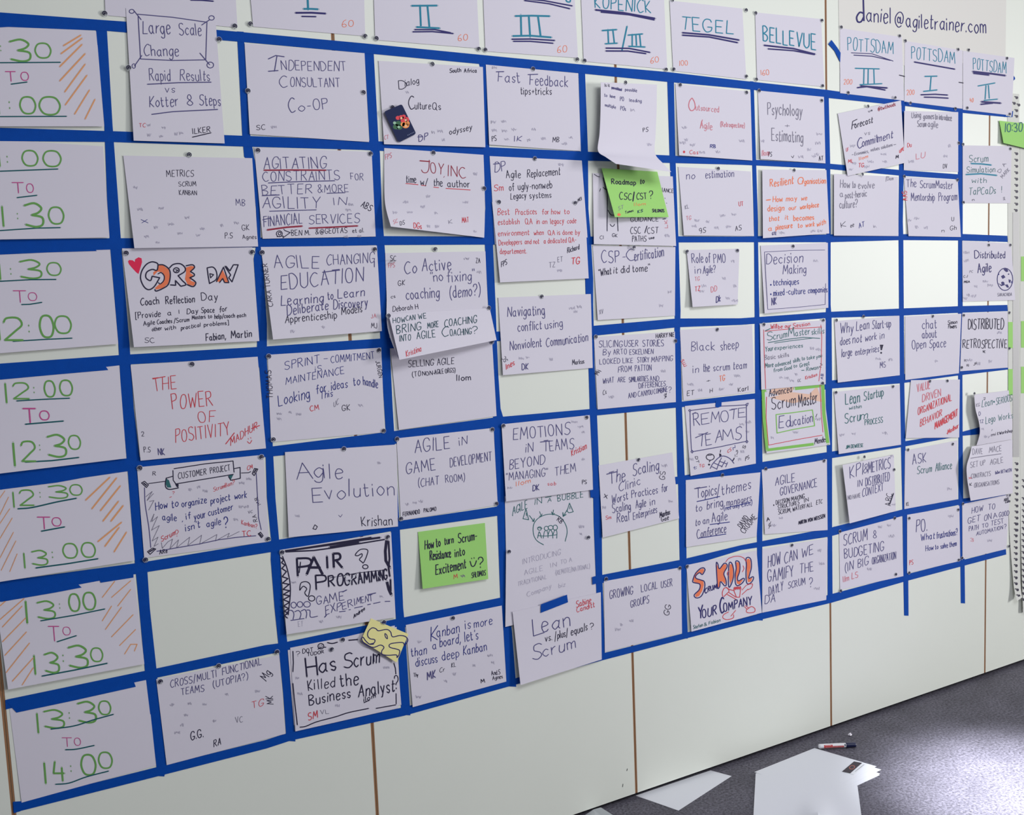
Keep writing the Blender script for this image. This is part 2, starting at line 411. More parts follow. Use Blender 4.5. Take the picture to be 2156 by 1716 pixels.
hstrip('horizontal blue tape above the customer project sheet, fifth long strip from the top',
 [(-50, 1002, 1036), (0, 997, 1031), (280, 963.5, 990.5), (560, 941.5, 962), (812, 910, 937.5), (1045, 878.5, 899), (1244, 861, 876), (1426, 846.5, 858), (1590, 828, 842), (1751, 801, 818), (1897, 788, 807), (2021, 776, 790), (2122, 774, 778)])
hstrip('horizontal blue tape above the pair programming sheet, sixth long strip from the top',
 [(-44, 1230, 1266), (0, 1224.5, 1261), (299, 1184, 1206), (578, 1137.5, 1161), (840, 1097, 1115.5), (1050, 1066, 1085.5), (1250, 1030, 1048), (1426, 1003.5, 1019), (1596, 974, 996), (1745, 951.5, 965.5), (1886, 932, 943.5), (2021, 910.5, 918), (2064, 899, 914)])
hstrip('horizontal blue tape above the sheet asking Has Scrum killed, seventh long strip from the top',
 [(11, 1474, 1494), (18, 1472, 1492), (317, 1410, 1429.5), (560, 1358, 1378.5), (591, 1354, 1372), (840, 1302, 1323), (1055, 1258, 1276), (1254, 1213, 1230), (1436, 1178, 1196), (1560, 1148, 1158), (1745, 1112, 1130), (1903, 1072, 1086), (2024, 1050, 1062), (2118, 1040, 1046)])
hstrip('lowest long horizontal blue tape strip, bottom edge of the whole grid',
 [(27, 1689, 1710), (44, 1687, 1707), (337, 1613.5, 1633), (560, 1558, 1576), (612, 1541, 1559), (850, 1489, 1507), (1065, 1434, 1447), (1267, 1376, 1390.5), (1441, 1333, 1345), (1560, 1302.5, 1314.5), (1748, 1251.5, 1269.5), (1911, 1208.5, 1222.5), (2118, 1156, 1167.5)])
hstrip('second blue tape layer at the lower left corner of the grid', [(28, 1688, 1712), (42, 1687, 1708)], 0.0014)['group'] = 'short blue tape pieces'
VT = [
 ('vertical blue tape between the clock times and the first column of sheets', [(48, 200, 224), (67, 202.6, 225.5), (260, 219.5, 236.9), (420, 225.5, 248.8), (521, 232, 255.8), (721, 249, 272.7), (859, 257, 281.8), (965, 266.7, 294.3), (1180, 283.6, 309), (1279, 293, 315.6), (1411, 305, 330), (1611, 329, 351), (1634, 331, 346)]),
 ('vertical blue tape between the independent consultant sheet and the column left of it', [(66, 499, 513), (88, 500, 514.3), (283, 510, 527), (330, 514, 535), (345, 529, 539), (439, 539, 547), (508, 541, 549), (545, 534, 553), (680, 543, 562), (760, 540, 562), (775, 546, 563), (859, 553, 570), (949, 559, 575), (1048, 562, 580), (1139, 571, 588), (1178, 570, 590), (1279, 578, 596), (1375, 588, 608), (1458, 596, 614), (1543, 602, 621), (1560, 604, 622)]),
 ('vertical blue tape just left of the dialog sheet with the navy card', [(92, 766, 786), (112, 767.5, 787), (296, 778, 797), (322, 781, 800), (439, 787, 804), (532, 793.5, 811), (628, 797, 816), (758, 802.6, 822), (859, 809, 827), (926, 813, 831), (1115, 823, 842), (1279, 832, 849), (1320, 835, 853), (1390, 839, 857), (1484, 844, 863), (1505, 845, 864)]),
 ('vertical blue tape just left of the fast feedback sheet', [(117, 1005, 1021), (140, 1010, 1023), (325, 1017, 1031), (439, 1022, 1037), (480, 1018, 1043), (500, 1020, 1043), (516, 1021, 1038), (628, 1027, 1043), (784, 1036, 1049), (859, 1042, 1054), (879, 1038, 1060), (900, 1040, 1060), (907, 1040, 1057), (1022, 1045, 1064), (1081, 1047, 1066), (1279, 1054, 1072), (1328, 1060, 1078), (1432, 1066, 1086), (1445, 1067, 1087)]),
 ('vertical blue tape just right of the fast feedback sheet', [(136, 1216, 1231), (154, 1218, 1232), (317, 1223, 1238), (439, 1226, 1239), (513, 1230, 1245), (586, 1232, 1249), (620, 1233, 1249), (640, 1238, 1249), (770, 1239, 1252), (871, 1242, 1257), (996, 1248, 1262), (1100, 1250, 1267), (1204, 1254, 1268), (1320, 1258, 1272), (1388, 1259, 1274)]),
 ('vertical blue tape just left of the sheet headed Outsourced', [(153, 1404, 1418), (171, 1405, 1419), (325, 1409.6, 1422), (511, 1418, 1429), (654, 1421, 1433), (698, 1420, 1432), (856, 1423, 1436), (996, 1426, 1441.6), (1022, 1428, 1444), (1170, 1431, 1445.5), (1279, 1434, 1446), (1333, 1436, 1448), (1344, 1437, 1448)]),
 ('vertical blue tape just left of the psychology sheet', [(171, 1579, 1586.5), (190, 1580, 1587.6), (337, 1583.5, 1592), (467, 1587, 1596), (495, 1587.6, 1596), (669, 1589, 1599), (807, 1590, 1603), (985, 1590, 1605.6), (1145, 1594, 1605), (1301, 1594.6, 1606), (1306, 1595, 1606)]),
 ('vertical blue tape just right of the psychology sheet', [(189, 1733, 1744), (204, 1734, 1745), (343, 1738, 1748), (467, 1740, 1749), (641, 1740, 1749), (669, 1738, 1751), (807, 1738, 1752), (952, 1741, 1752), (1106, 1742.5, 1752), (1256, 1742.5, 1753), (1268, 1742.5, 1753)]),
 ('vertical blue tape just left of the mentorship sheet, ending loose below the grid', [(211, 1899, 1906), (345, 1893, 1903), (467, 1892, 1901), (500, 1892, 1902), (649, 1893, 1903), (799, 1894.5, 1904), (938, 1897, 1906.5), (1073, 1900, 1910), (1217, 1902, 1912.5), (1296, 1903.6, 1913)]),
 ('vertical blue tape just right of the mentorship sheet, rightmost strip, ending loose below the grid', [(221, 2017.5, 2027), (359, 2017, 2027), (503, 2017.5, 2027), (655, 2017, 2027), (807, 2017.5, 2026.5), (913, 2018, 2027), (1051, 2018, 2028), (1173, 2022, 2031), (1270, 2023, 2032)])]
for lab, pts in VT: vstrip(lab, pts)

SH = 'short blue tape pieces'
def piece(label, *q, d=0.0016): return tape('tape_piece', label, [q[i:i + 4] for i in range(0, len(q), 4)], d, 'tape piece', SH)
piece('short blue tape on the top of the clock card reading 1:30 TO 12:00', -40, 527, -40, 538, 100, 523, 100, 531.5, 196, 521, 204, 528.5, d=0.0013)
piece('short blue tape holding the top of the card that starts at 12:00', -40, 795, -40, 805, 0, 791, 0, 799.5, 120, 781, 120, 788.5, 220, 768, 228, 779, d=0.0013)
piece('short blue tape holding the top of the card that starts at 12:30', -30, 1018, -30, 1036, 0, 1022, 0, 1031, 120, 1006, 120, 1016, 262, 985, 262, 990, d=0.0013)
piece('left short blue tape holding the top of the card that starts at 13:00', -20, 1256, -20, 1266, 0, 1250, 4, 1267, 120, 1233, 120, 1247, 160, 1226, 172, 1237, d=0.0013)
piece('right short blue tape holding the top of the card that starts at 13:00', 206, 1210, 212, 1227, 281, 1208, 281, 1216, d=0.0013)
piece('short blue tape holding the top of the lowest clock card, starting at 13:30', 14, 1478, 35, 1500.5, 160, 1454, 160, 1474, 279, 1428, 286, 1446, d=0.0013)
piece('short blue tape holding the top of the first clock card ending in 00', -40, 44, -40, 60, 20, 46, 28, 56, d=0.0013)
piece('slanted short blue tape between the wall seam and the e-mail address sheet', 1744, 92.6, 1751, 84, 1757, 107, 1763, 100, 1769, 131, 1770, 111, d=0.0020)
piece('short blue tape tab on the top edge of the remote teams sheet', 1507, 845, 1519.7, 843, 1506, 856, 1519, 855.5, 1510.5, 858.4, 1512.5, 858, d=0.0024)
piece('slanted short blue tape holding the top of the lean versus Scrum sheet', 1139, 1272.5, 1138.5, 1290.5, 1194, 1252, 1196, 1268, d=0.0100)
piece('upper short blue tape tab on the right edge of the bubble drawing sheet', 1242.5, 1032, 1243.5, 1048, 1252, 1030, 1253, 1046, d=0.0052)
piece('lower short blue tape tab on the right edge below the bubble drawing sheet', 1246.7, 1215, 1247.5, 1231, 1257, 1212, 1258, 1228, d=0.0072)
piece('tiny dark blue tape corner right of the rightmost room name sheet', 2131.5, 155.5, 2132.2, 171, 2137.2, 163.5, 2137.5, 166.5, d=0.0014)
piece('short blue tape end over the wall seam below the gamify sheet', 1740, 1255, 1742, 1270, 1757, 1250, 1757, 1266, d=0.0014)

# ------------------------------------------------------------------ clock time cards, left column
TG = 'clock time cards in the left column'
def card(rng, corners, text, lift=(0.5, 0.5, 7, 9), extra=''):
    sheet('time_card', 'white clock card reading %s in green and pink%s' % (rng, extra), 'clock card ' + rng, corners, lift, text, cat='time card', group=TG, p=2.2)
card(':30 TO :00', (-74, 40, 203, 66, 219.5, 266, -60, 266), '''@ a1
b g2 -265 320 -40 500 10; b g1.7 8 350 20 420 :; b g2 90 320 240 497 3; b g2 290 350 415 470 0; l t 2.6 -200 512 0 508 490 505
b P1.6 50 580 130 660 T; b P1.6 172 585 233 652 O; l t 2.6 90 682 220 665
b g2 -190 785 20 925 11; b g1.7 80 795 104 890 :; b g2 168 785 292 922 0; b g2 325 785 490 930 0; l t 2.6 -200 945 0 945 540 943
l o 3.4 515 370 655 285; l o 3.4 495 435 665 310; l o 3.4 485 540 665 360; l o 3.4 485 655 690 435; l o 3.2 525 745 690 520; l o 3.2 530 850 705 610; l o 3 605 925 725 730; l o 3 690 965 770 805''', extra=', topmost in its column')
card(':00 TO 1:30', (-62, 290, 217, 308, 230.5, 500, -48, 505), '''@ a1
b g2 -150 1220 20 1350 11; b g1.7 62 1240 80 1325 :; b g2 185 1220 310 1345 0; b g2 355 1222 497 1350 0; l t 2.6 -150 1392 0 1388 470 1370
b P1.5 105 1480 195 1565 T; b P1.5 218 1490 273 1560 O; l t 2.6 138 1602 300 1583
@ b1
b g2 -60 60 -40 225 1; b g2 30 55 62 220 1; b g1.7 145 90 162 165 :; b g2 210 30 345 222 3; b g2 400 62 520 198 0; l t 2.6 -100 258 0 252 300 232 490 228''')
card('1:30 TO 12:00', (-58, 540, 231, 518, 249, 724, -40, 747), '''@ b1
b g2 -60 530 -45 660 1; b g2 5 520 15 650 1; b g1.7 90 535 105 615 :; b g2 170 490 328 640 3; b g2 385 512 497 615 0; l t 2.6 -100 668 0 663 250 650 455 648
b P1.4 115 740 215 835 T; b P1.4 232 755 300 820 O; l t 2.6 175 852 240 850 340 834
b g2 0 985 20 1140 1; b g2 40 962 185 1140 2; b g1.7 238 988 254 1085 :; b g2 330 940 440 1118 0; b g2 450 945 580 1085 0; l t 2.6 105 1150 350 1135 585 1124''')
card('12:00 TO 12:30', (-48, 800, 250.6, 766, 266, 965, -32, 1001), '''@ b1
b g2 55 1490 85 1650 1; b g2 112 1490 235 1615 2; b g1.7 278 1500 292 1575 :; b g2 365 1470 450 1600 0; b g2 490 1465 590 1590 0; l t 2.6 135 1633 350 1620 565 1611
@ c1
b P2 195 78 295 195 T; b P2 325 97 400 170 O; l t 3 205 205 515 179
b g2 122 355 158 545 1; b g2 180 348 290 505 2; b g1.7 325 350 342 422 :; b g2 395 290 530 470 3; b g2 560 296 655 408 0; l t 3 205 512 420 500 640 474''')
card('12:30 TO 13:00', (-35, 1036, 266, 980, 283.6, 1180, -18, 1228), '''@ c1
b g2 115 755 138 880 1; b g2 165 742 275 862 2; b g1.7 327 735 340 805 :; b g2 400 702 540 805 3; b g2 570 695 668 780 0; c t 3 145 890 260 880 460 835 620 805
b P1.7 310 958 410 1055 T; b P1.7 425 962 497 1030 O; l t 3 335 1072 525 1037
b g2 203 1250 222 1372 1; b g2 265 1228 380 1347 3; b g1.7 428 1215 446 1295 :; b g2 515 1172 630 1290 0; b g2 665 1165 775 1283 0; l t 3 290 1370 550 1335 795 1295
l o 3.4 695 820 890 635; l o 3.4 745 890 945 640; l o 3.4 815 905 975 705; l o 3.4 835 990 960 830; l o 3.6 900 990 998 865; l o 3.4 795 1155 985 1000; l o 3.4 850 1195 965 1042; l o 3.2 925 1240 1025 1080
l o 1.6 -40 860 40 745; l o 1.6 -10 960 70 795; l o 1.6 0 1010 80 890; l o 1.6 -5 1140 100 965; l o 1.6 0 1290 110 1080; l o 1.6 10 1390 130 1150; l o 1.6 80 1400 140 1255''')
card('13:00 TO 13:30', (-10, 1258, 282, 1206, 304, 1398, 17, 1452), '''@ d1
b g2 222 -40 242 140 1; b g2 310 -40 440 103 3; b g1.7 486 -38 498 25 :; b g2 565 -98 650 42 0; b g2 680 -110 778 30 0; l t 2.6 330 120 600 75 850 24
b P1.3 400 165 485 285 T; b P1.3 512 170 572 235 O; l t 2.6 462 290 620 240
b g2 288 400 325 555 1; b g2 370 378 475 540 3; b g1.7 515 368 532 460 :; b g2 565 320 705 500 3; b g2 740 340 835 450 0; l t 3 340 568 600 520 870 464
l o 2 830 -70 930 -200; l o 2 905 -70 1060 -205; l o 2 955 0 1060 -135; l o 2 830 120 905 0; l o 2 855 190 985 10; l o 2 905 250 1080 70; l o 2 970 320 1100 190; l o 2 1010 390 1060 310 1112 310 1090 365
l o 2.2 0 0 100 -90; l o 2.2 0 110 195 -60; l o 2.2 20 170 180 0; l o 2.2 20 290 215 90; l o 2.2 40 400 215 210; l o 2.2 50 540 240 300; l o 2.2 100 610 270 420; l o 2.2 180 640 270 500''')
card('13:30 TO 14:00', (20, 1492, 309, 1428, 328.6, 1612, 45.5, 1690), '''@ d1
b g2 312 870 345 1030 1; b g2 365 842 512 990 3; b g1.7 565 838 580 920 :; b g2 640 775 772 945 3; b g2 805 770 900 880 0; c t 2.6 412 998 600 972 750 925 920 878
b P1.3 508 1068 585 1140 T; b P1.3 605 1070 655 1130 O; c t 2.6 530 1165 620 1160 765 1130
b g2 372 1270 405 1440 1; b g2 440 1260 525 1420 4; b g1.7 578 1270 598 1350 :; b g2 665 1205 780 1370 0; b g2 805 1185 912 1315 0; c t 2.6 450 1445 560 1435 700 1385 880 1338''', (0.5, 0.5, 1.2, 1.2))

# ------------------------------------------------------------------ room name sheets, top row
RG = 'room name sheets in the top row'
def room(label, short, corners, text, lift=(1.6, 1.6, 1.8, 1.8)):
    sheet('room_sheet', label, short, corners, lift, text, cat='room sheet', group=RG)
sheet('flip_chart_page', 'large white page with a handwritten e-mail address behind the right room sheets', 'the large e-mail address page', (1764, -90, 2119.5, -60, 2117, 130, 1768, 143), (0.8, 0.8, 1.0, 1.0), m=mat('flip_chart_cream', (222, 219, 214), 0.75, 0.2), cat='flip chart page', text='''@ a4
c D 3.6 932 100 905 95 882 130 890 165 915 165 936 130; l D 3.6 932 -10 937 160; t D1.3 112 958 164 1140 174 aniel; b D1.3 1170 85 1236 196 @; t D1.3 108 1260 205 1865 256 agiletrainer.com''')
room('mostly hidden lavender room sheet behind the large scale change sheet', 'the mostly hidden room sheet', (216, -140, 490, -120, 500, 58, 222, 32), '@ a1; l D 3 1545 0 1640 2 1730 10')
room('white room sheet with the teal numeral I and an orange 60', 'the numeral I room sheet', (516, -130, 764, -112, 769, 76, 533, 56), '''@ a2
l T 4.5 565 -90 573 75; l T 4 535 72 600 72 655 75; l D 4 470 104 600 103 716 110; l D 3 520 133 637 135; t O 52 850 218 940 215 60''')
room('white room sheet with the teal numeral II between the sheets I and III', 'the numeral II room sheet', (784, -110, 1000, -95, 1009.5, 102, 790, 84), '''@ a2
l T 4 1410 47 1620 45; l T 4 1480 45 1487 212; l T 4 1540 45 1556 217; l T 4 1450 219 1640 229; l D 3 1435 240 1600 240 1730 266; l D 3 1420 258 1580 256 1750 272; t O 50 1790 330 1865 326 60''')
room('white room sheet with the teal numeral III above the fast feedback sheet', 'the numeral III room sheet', (1014, -95, 1206, -80, 1217, 122, 1022, 108), '''@ a3
l D 3 360 -12 560 5 790 48; l D 3 400 4 600 30 770 71; c T 3 735 -12 745 12 770 15 775 -8; l T 4 325 130 460 127 607 131; l T 4 372 120 376 288; l T 4 437 133 448 300; l T 4 512 135 533 295; l T 4 305 292 450 289 620 303
l D 3.2 298 318 450 316 647 328; l D 3 310 335 450 335 635 351; t O 52 670 426 745 420 60''')
room('white room sheet reading KOPENICK II/III in teal', 'the KOPENICK room sheet', (1221, -70, 1396, -50, 1405, 146, 1229, 129), '''@ a3
t T1.4 100 975 62 1425 106 KOPENICK; l D 4 975 80 1200 103 1460 150; l D 3 1020 98 1250 120 1455 162
l T 3.4 1030 248 1150 240; l T 3.2 1078 240 1083 350; l T 3.2 1118 240 1130 345; l T 3.2 1055 355 1155 350; l T 3.4 1233 212 1192 408; l T 3.2 1240 285 1360 275; l T 3.2 1275 280 1275 375; l T 3.2 1305 280 1310 370; l T 3.2 1335 278 1345 380; l T 3.2 1245 375 1380 381
l D 3.2 1060 390 1250 392 1420 425; l D 3.2 1060 413 1240 414 1388 435; t O 45 1425 512 1490 500 60''')
room('white room sheet reading TEGEL, double underlined, with a faint 100', 'the TEGEL room sheet', (1410, 1, 1563, 18, 1571.5, 167, 1417.5, 149), '''@ a3
t T1.4 106 1670 240 2095 278 TEGEL; l D 3.6 1680 265 1900 283 2142 325; l D 3.4 1680 285 1900 300 2130 346; t O 40 1660 532 1725 529 100''')
room('white room sheet reading BELLEVUE beside the wall seam', 'the BELLEVUE room sheet', (1590, 26, 1729, 40, 1736, 183, 1594, 168), '''@ a4
t T1.5 112 170 312 570 378 BELLEVUE; l D 3.6 175 345 400 370 566 413; l D 3 205 372 400 386 560 416; t O 40 155 572 215 570 160''')
room('white room sheet reading POTTSDAM III below the e-mail address', 'the POTTSDAM III room sheet', (1768.5, 59, 1899, 78, 1903.5, 212, 1769, 196), '''@ a4
t T 95 815 382 1160 412 POTTSDAM; l D 1.6 840 402 1000 410 1160 465; l D 2 860 420 1000 428 1140 460; l T 2.6 870 520 1055 525; l T 2.6 938 525 935 640; l T 2.6 970 525 968 640; l T 2.6 1012 525 1016 638; l T 2.6 905 645 1075 637
l D 3.6 910 655 1115 670; l D 3.2 885 668 960 660 1100 686; t O 36 785 642 845 640 200; l K 2 1206 572 1248 582''')
room('white room sheet reading POTTSDAM I, middle one of the three POTTSDAM sheets', 'the POTTSDAM I room sheet', (1905, 86, 2026.5, 106, 2026.5, 229, 1904, 214), '''@ a4
t T 92 1300 445 1630 482 POTTSDAM; l D 3.2 1320 472 1630 527; l T 2.8 1400 582 1495 580; l T 2.8 1449 582 1440 690; l T 2.8 1390 696 1495 685; l D 3 1370 722 1480 718 1575 724; l D 3 1395 740 1480 742 1580 748; t O 36 1265 722 1320 720 200; l K 2 1660 627 1694 632''')
room('white room sheet reading POTTSDAM II, rightmost in the top row', 'the POTTSDAM II room sheet', (2027.5, 107, 2136, 122, 2130, 243, 2027.5, 231), '''@ a4
t T 82 1770 528 2020 560 POTTSDAM; l D 4 1765 545 1900 560 2015 576; l D 3.4 1770 558 1890 572; l T 2.6 1805 655 1935 632; l T 2.6 1867 650 1860 755; l T 2.6 1885 648 1892 750; l T 2.6 1850 765 1955 755; l D 4 1830 775 1980 786; l D 3.4 1825 795 1920 785; t O 30 1745 780 1770 778 40''')

# ------------------------------------------------------------------ session sheets, column by column
SG = 'session sheets pinned in the grid'
def ses(label, short, corners, lift, text, **k):
    sheet('session_sheet', label, short, corners, lift, text, group=SG, **k)
Q = lambda *a: a
ses('portrait white sheet titled Large Scale Change with a boxed heading', 'the large scale change sheet', Q(265, 17, 453, 30, 473, 302, 281.5, 296), Q(2.6, 2.6, 5, 9), '''@ a1
l B 2 1115 115 1400 140 1678 180 1668 485 1400 490 1140 478 1120 130; l B 2 1085 85 1145 160; o B 1.8 1068 92 20 16; l B 2 1635 203 1700 160; o B 1.8 1715 145 22 18; l B 2 1090 535 1150 450; o B 1.6 1085 535 14 18; l B 2 1620 430 1700 525; o B 1.8 1705 527 27 24
t B1.1 108 1160 272 1380 272 Large; t B1.1 92 1455 282 1632 290 Scale; t B1.1 92 1170 450 1448 455 Change; t B 90 1215 652 1380 655 Rapid; t B 88 1462 650 1700 655 Results; l B 2.2 1195 683 1450 670 1712 666; t B 62 1340 750 1415 752 vs; t B1.1 88 1215 868 1445 858 Kotter; t B1.1 88 1520 855 1565 855 8; t B1.1 88 1618 852 1788 858 Steps; l B 2.2 1230 927 1400 905 1765 887
t R 30 1130 1030 1180 1030 TC; t K1.2 45 1565 1085 1705 1068 ILKER; l K 2 1560 1112 1712 1076; s F 1210 1015 1330 1035 1210 1095 1310 1105 1430 1085 1470 1080''')
ses('white sheet headed METRICS above two small words, mostly empty', 'the METRICS sheet', Q(259.5, 327.5, 531, 333, 543.5, 519, 283, 522.6), Q(2, 1.6, 4, 12), '''@ a1
t K 52 1352 1432 1570 1430 METRICS; t K 38 1450 1510 1590 1508 SCRUM; t K 38 1455 1580 1595 1580 KANBAN; t B 52 1915 1665 1985 1668 MB; s F 1100 1520
@ b1
t U 45 1150 190 1200 190 x; t K 42 1965 250 2020 248 GK; t K 45 1825 315 1885 312 P.S; t K 34 1968 320 2078 318 Agnes; s F 1140 80 1310 70 1520 145 1390 200 1265 225 1650 235 1800 210 1920 190 1190 300 1280 350 1460 275 1610 290 1640 240''')
ses('white sheet with a red heart and orange bubble letters about a reflection day', 'the sheet with the red heart', Q(257, 523, 531, 520.5, 546, 718, 282, 731), Q(1.6, 1.6, 7, 14), '''@ core
f H 135 280 155 260 205 265 235 290 240 250 290 220 335 235 342 290 322 360 290 465 255 440 190 370 150 320
f O 580 330 650 340 730 400 750 500 720 610 650 670 550 695 530 670 600 610 650 590 675 520 640 440 570 430 510 490 505 440 560 400
f O 985 370 1060 345 1110 360 1100 400 1050 420 1045 450 1090 480 1060 540 1050 560 1120 590 1100 640 1010 620 970 540 985 450
f O 1520 400 1610 590 1560 590 1525 520 1480 580 1430 575
c K 2.7 575 320 550 300 480 288 400 330 335 430 322 540 370 650 440 695 520 650 600 520; l K 2.7 600 520 490 498; c K 2.7 490 498 465 562 400 520 410 440 490 398 560 410 578 320
c K 2.7 580 330 660 335 740 400 755 500 725 620 640 680 550 715 528 690; c K 2.2 575 465 620 445 665 490 660 560 610 610 580 590
c K 2.7 740 380 800 325 900 315 970 370 965 430 870 490; c K 2.7 870 490 930 560 985 620 910 645; l K 2.7 910 645 830 560 835 630 755 625; o K 2.4 845 410 42 36; l K 2 830 400 870 412 838 430
c K 2.7 985 345 1080 330 1110 370 1050 430; c K 2.7 1050 430 1100 460 1105 490 1040 520; c K 2.7 1040 520 1100 560 1130 600 1090 650 1000 620
c K 2.5 1295 375 1310 490 1330 605; c K 2.5 1330 605 1430 540 1430 430 1380 365 1295 375; l K 2.2 1335 460 1390 475 1345 522 1335 460; l K 2.5 1430 580 1535 365 1612 592 1550 590 1523 530 1475 592; e K 1520 460 10 10; l K 2.5 1555 350 1640 480 1612 520 1660 580 1750 330 1680 330 1628 420 1570 350
t K1.4 105 325 925 590 905 Coach; t K1.4 105 690 905 1110 880 Reflection; t K1.3 105 1215 850 1450 845 Day
t K1.3 85 250 1120 610 1085 [Provide; t K1.3 75 720 1070 770 1068 a; b K1.3 885 990 890 1045 1; t K1.3 75 1000 1050 1160 1040 Day; t K1.3 75 1210 1035 1400 1025 Space; t K1.3 80 1475 1030 1585 1000 for
t K1.3 62 365 1225 530 1200 Agile; t K1.3 62 565 1200 780 1180 Coaches; t K1.3 62 810 1180 1030 1160 /Scrum; t K1.3 58 1075 1130 1270 1115 Masters; t K1.3 58 1315 1115 1365 1105 to; t K1.3 62 1405 1120 1700 1100 help/coach; t K1.3 58 1735 1105 1860 1090 each
t K1.3 58 490 1305 630 1280 other; t K1.3 58 680 1290 835 1270 with; t K1.3 58 915 1285 1195 1235 practical; t K1.3 58 1250 1235 1610 1205 problems]
t K1.5 100 1280 1445 1570 1415 Fabian,; t K1.5 105 1650 1410 1945 1385 Martin; t K 68 380 1470 525 1470 SC''')
ses('white sheet reading THE POWER OF POSITIVITY in red capitals', 'the power of positivity sheet', Q(275, 769, 542.5, 751, 560, 944, 296, 970), Q(1.6, 1.6, 3, 5), '''@ b1
t R 105 1250 1555 1430 1535 THE; t R 120 1400 1700 1725 1668 POWER; l R 1.8 1240 1455 1340 1435
@ c1
t R 92 1612 192 1745 185 OF; t R 102 1425 352 1865 290 POSITIVITY; l R 2 1830 365 1900 275; t R1.2 58 1870 378 2085 240 MADHUR; l R 2 2040 240 2105 215; c R 1.6 2005 345 2025 360 2042 335; l R 1.8 2012 320 2014 326; l R 1.8 2032 312 2034 318
t K 38 1150 302 1168 302 2; t K 42 1170 432 1220 430 P.S; t B1.5 50 1285 455 1335 455 NK''')
ses('white sheet with a drawn ribbon banner reading CUSTOMER PROJECT', 'the customer project sheet', Q(288.5, 984, 555, 957.5, 566.6, 1140.6, 303.6, 1175), Q(1.6, 1.6, 2, 2), '''@ cust
l K 2 620 265 1100 190 1515 148 1530 320; l K 2 605 290 610 440 650 495 1100 420 1522 350; l K 2 600 380 505 408; c K 2.2 505 405 490 480 500 550 560 578 690 555; l K 2 1530 265 1622 245 1625 410 1480 440 1445 380
f N 500 410 545 440 582 550 520 550 495 500; f K 635 490 692 500 687 555 655 535; f N 1448 370 1522 350 1480 432 1455 410
l K 1.7 235 490 490 455; l K 1.7 1640 330 1750 325 1785 308; c B 1.8 175 550 185 800 240 1150 270 1460; l B 1.8 1865 330 1885 700 1900 1000 1942 1190; l B 1.8 360 1515 700 1455 1000 1405 1300 1340 1600 1300 1860 1280
l K 1.8 130 480 175 455 235 510 205 550 130 480; l K 2.6 160 480 210 520; l K 1.8 1805 340 1840 260 1890 270 1835 370 1805 340; l K 2.6 1830 330 1865 270; l K 1.8 220 1520 300 1465 345 1480 260 1560 220 1520; l K 2.6 245 1525 320 1480; l K 1.8 1895 1250 1930 1225 1970 1280 1945 1310 1895 1250; l K 2.4 1915 1245 1950 1290
t K1.1 88 690 420 1110 350 CUSTOMER; t K1.1 85 1175 335 1470 290 PROJECT
t R 62 1220 610 1535 500 ScrumBan?; t R1.2 60 1730 288 1810 258 CM; b R 600 610 630 650 ?; l R 1.2 555 700 585 688
t U1.25 112 345 895 520 850 How; t U1.25 110 590 868 685 832 to; t U1.25 105 745 850 1115 778 organize; t U1.25 105 1180 800 1470 742 project; t U1.25 100 1540 725 1720 705 work
t U1.25 100 450 1045 660 1052 agile; b U1.3 745 1000 760 1060 ,; t U1.25 105 810 1035 875 1020 if; t U1.25 105 930 1040 1100 1002 your; t U1.25 98 1145 982 1510 885 customer
t U1.25 105 800 1212 1015 1150 isn't; t U1.25 100 1120 1150 1330 1110 agile; b U1.4 1385 1000 1440 1160 ?
t R1.2 80 430 1370 640 1265 Scrum; b R 650 1195 690 1290 ?; t R 62 1645 1105 1880 1170 Kanban?; t R1.3 82 1655 1288 1785 1278 TC; t K1.4 62 405 1562 520 1535 ARe; t K1.1 55 300 365 345 365 R; r K 60 1890 1060 1860 960 RA; r K 50 1935 800 1880 690 MR; t G 40 1745 945 1810 930 VC
l G 1.2 195 690 290 610 215 745 312 640; l G 1.2 240 890 318 745 250 760; l G 1.2 265 1070 320 950 285 1065 372 990 280 1200; l G 1.2 280 1195 400 1125 290 1360 380 1300 320 1440 385 1400; l G 1.2 430 1380 445 1470 530 1370 600 1330 560 1475 690 1340 660 1462 860 1300 830 1428 1040 1270 1010 1408 1270 1260 1250 1358 1460 1240 1430 1305 1610 1215
s F 870 580 1000 540 1100 600 1650 480 1760 420 1640 840 1720 840 1560 1030''')
ses('white sheet about cross or multi functional teams at the lower left', 'the cross functional teams sheet', Q(329, 1430, 588, 1379, 601, 1545, 351, 1611), Q(1.5, 1.5, 2, 2), '''@ d1
t B1.1 58 1385 662 1755 575 CROSS/MULTI; t B1.1 58 1805 562 2120 475 FUNCTIONAL; t B1.1 55 1470 722 1655 690 TEAMS; t B1.1 55 1732 662 2010 592 (UTOPIA?); t R 52 2045 832 2135 808 TG; t K1.4 66 1550 1087 1650 1062 G.G.; t K1.3 52 1735 1142 1790 1122 RA; t G 48 1912 948 1968 938 VC; s F 1400 800 1540 790 1660 800 1510 885 1480 965 1440 1025 1840 715 2090 690 1740 930
@ d2
r K1.2 62 235 610 275 545 Mg; r K1.2 55 290 795 285 730 MK''')
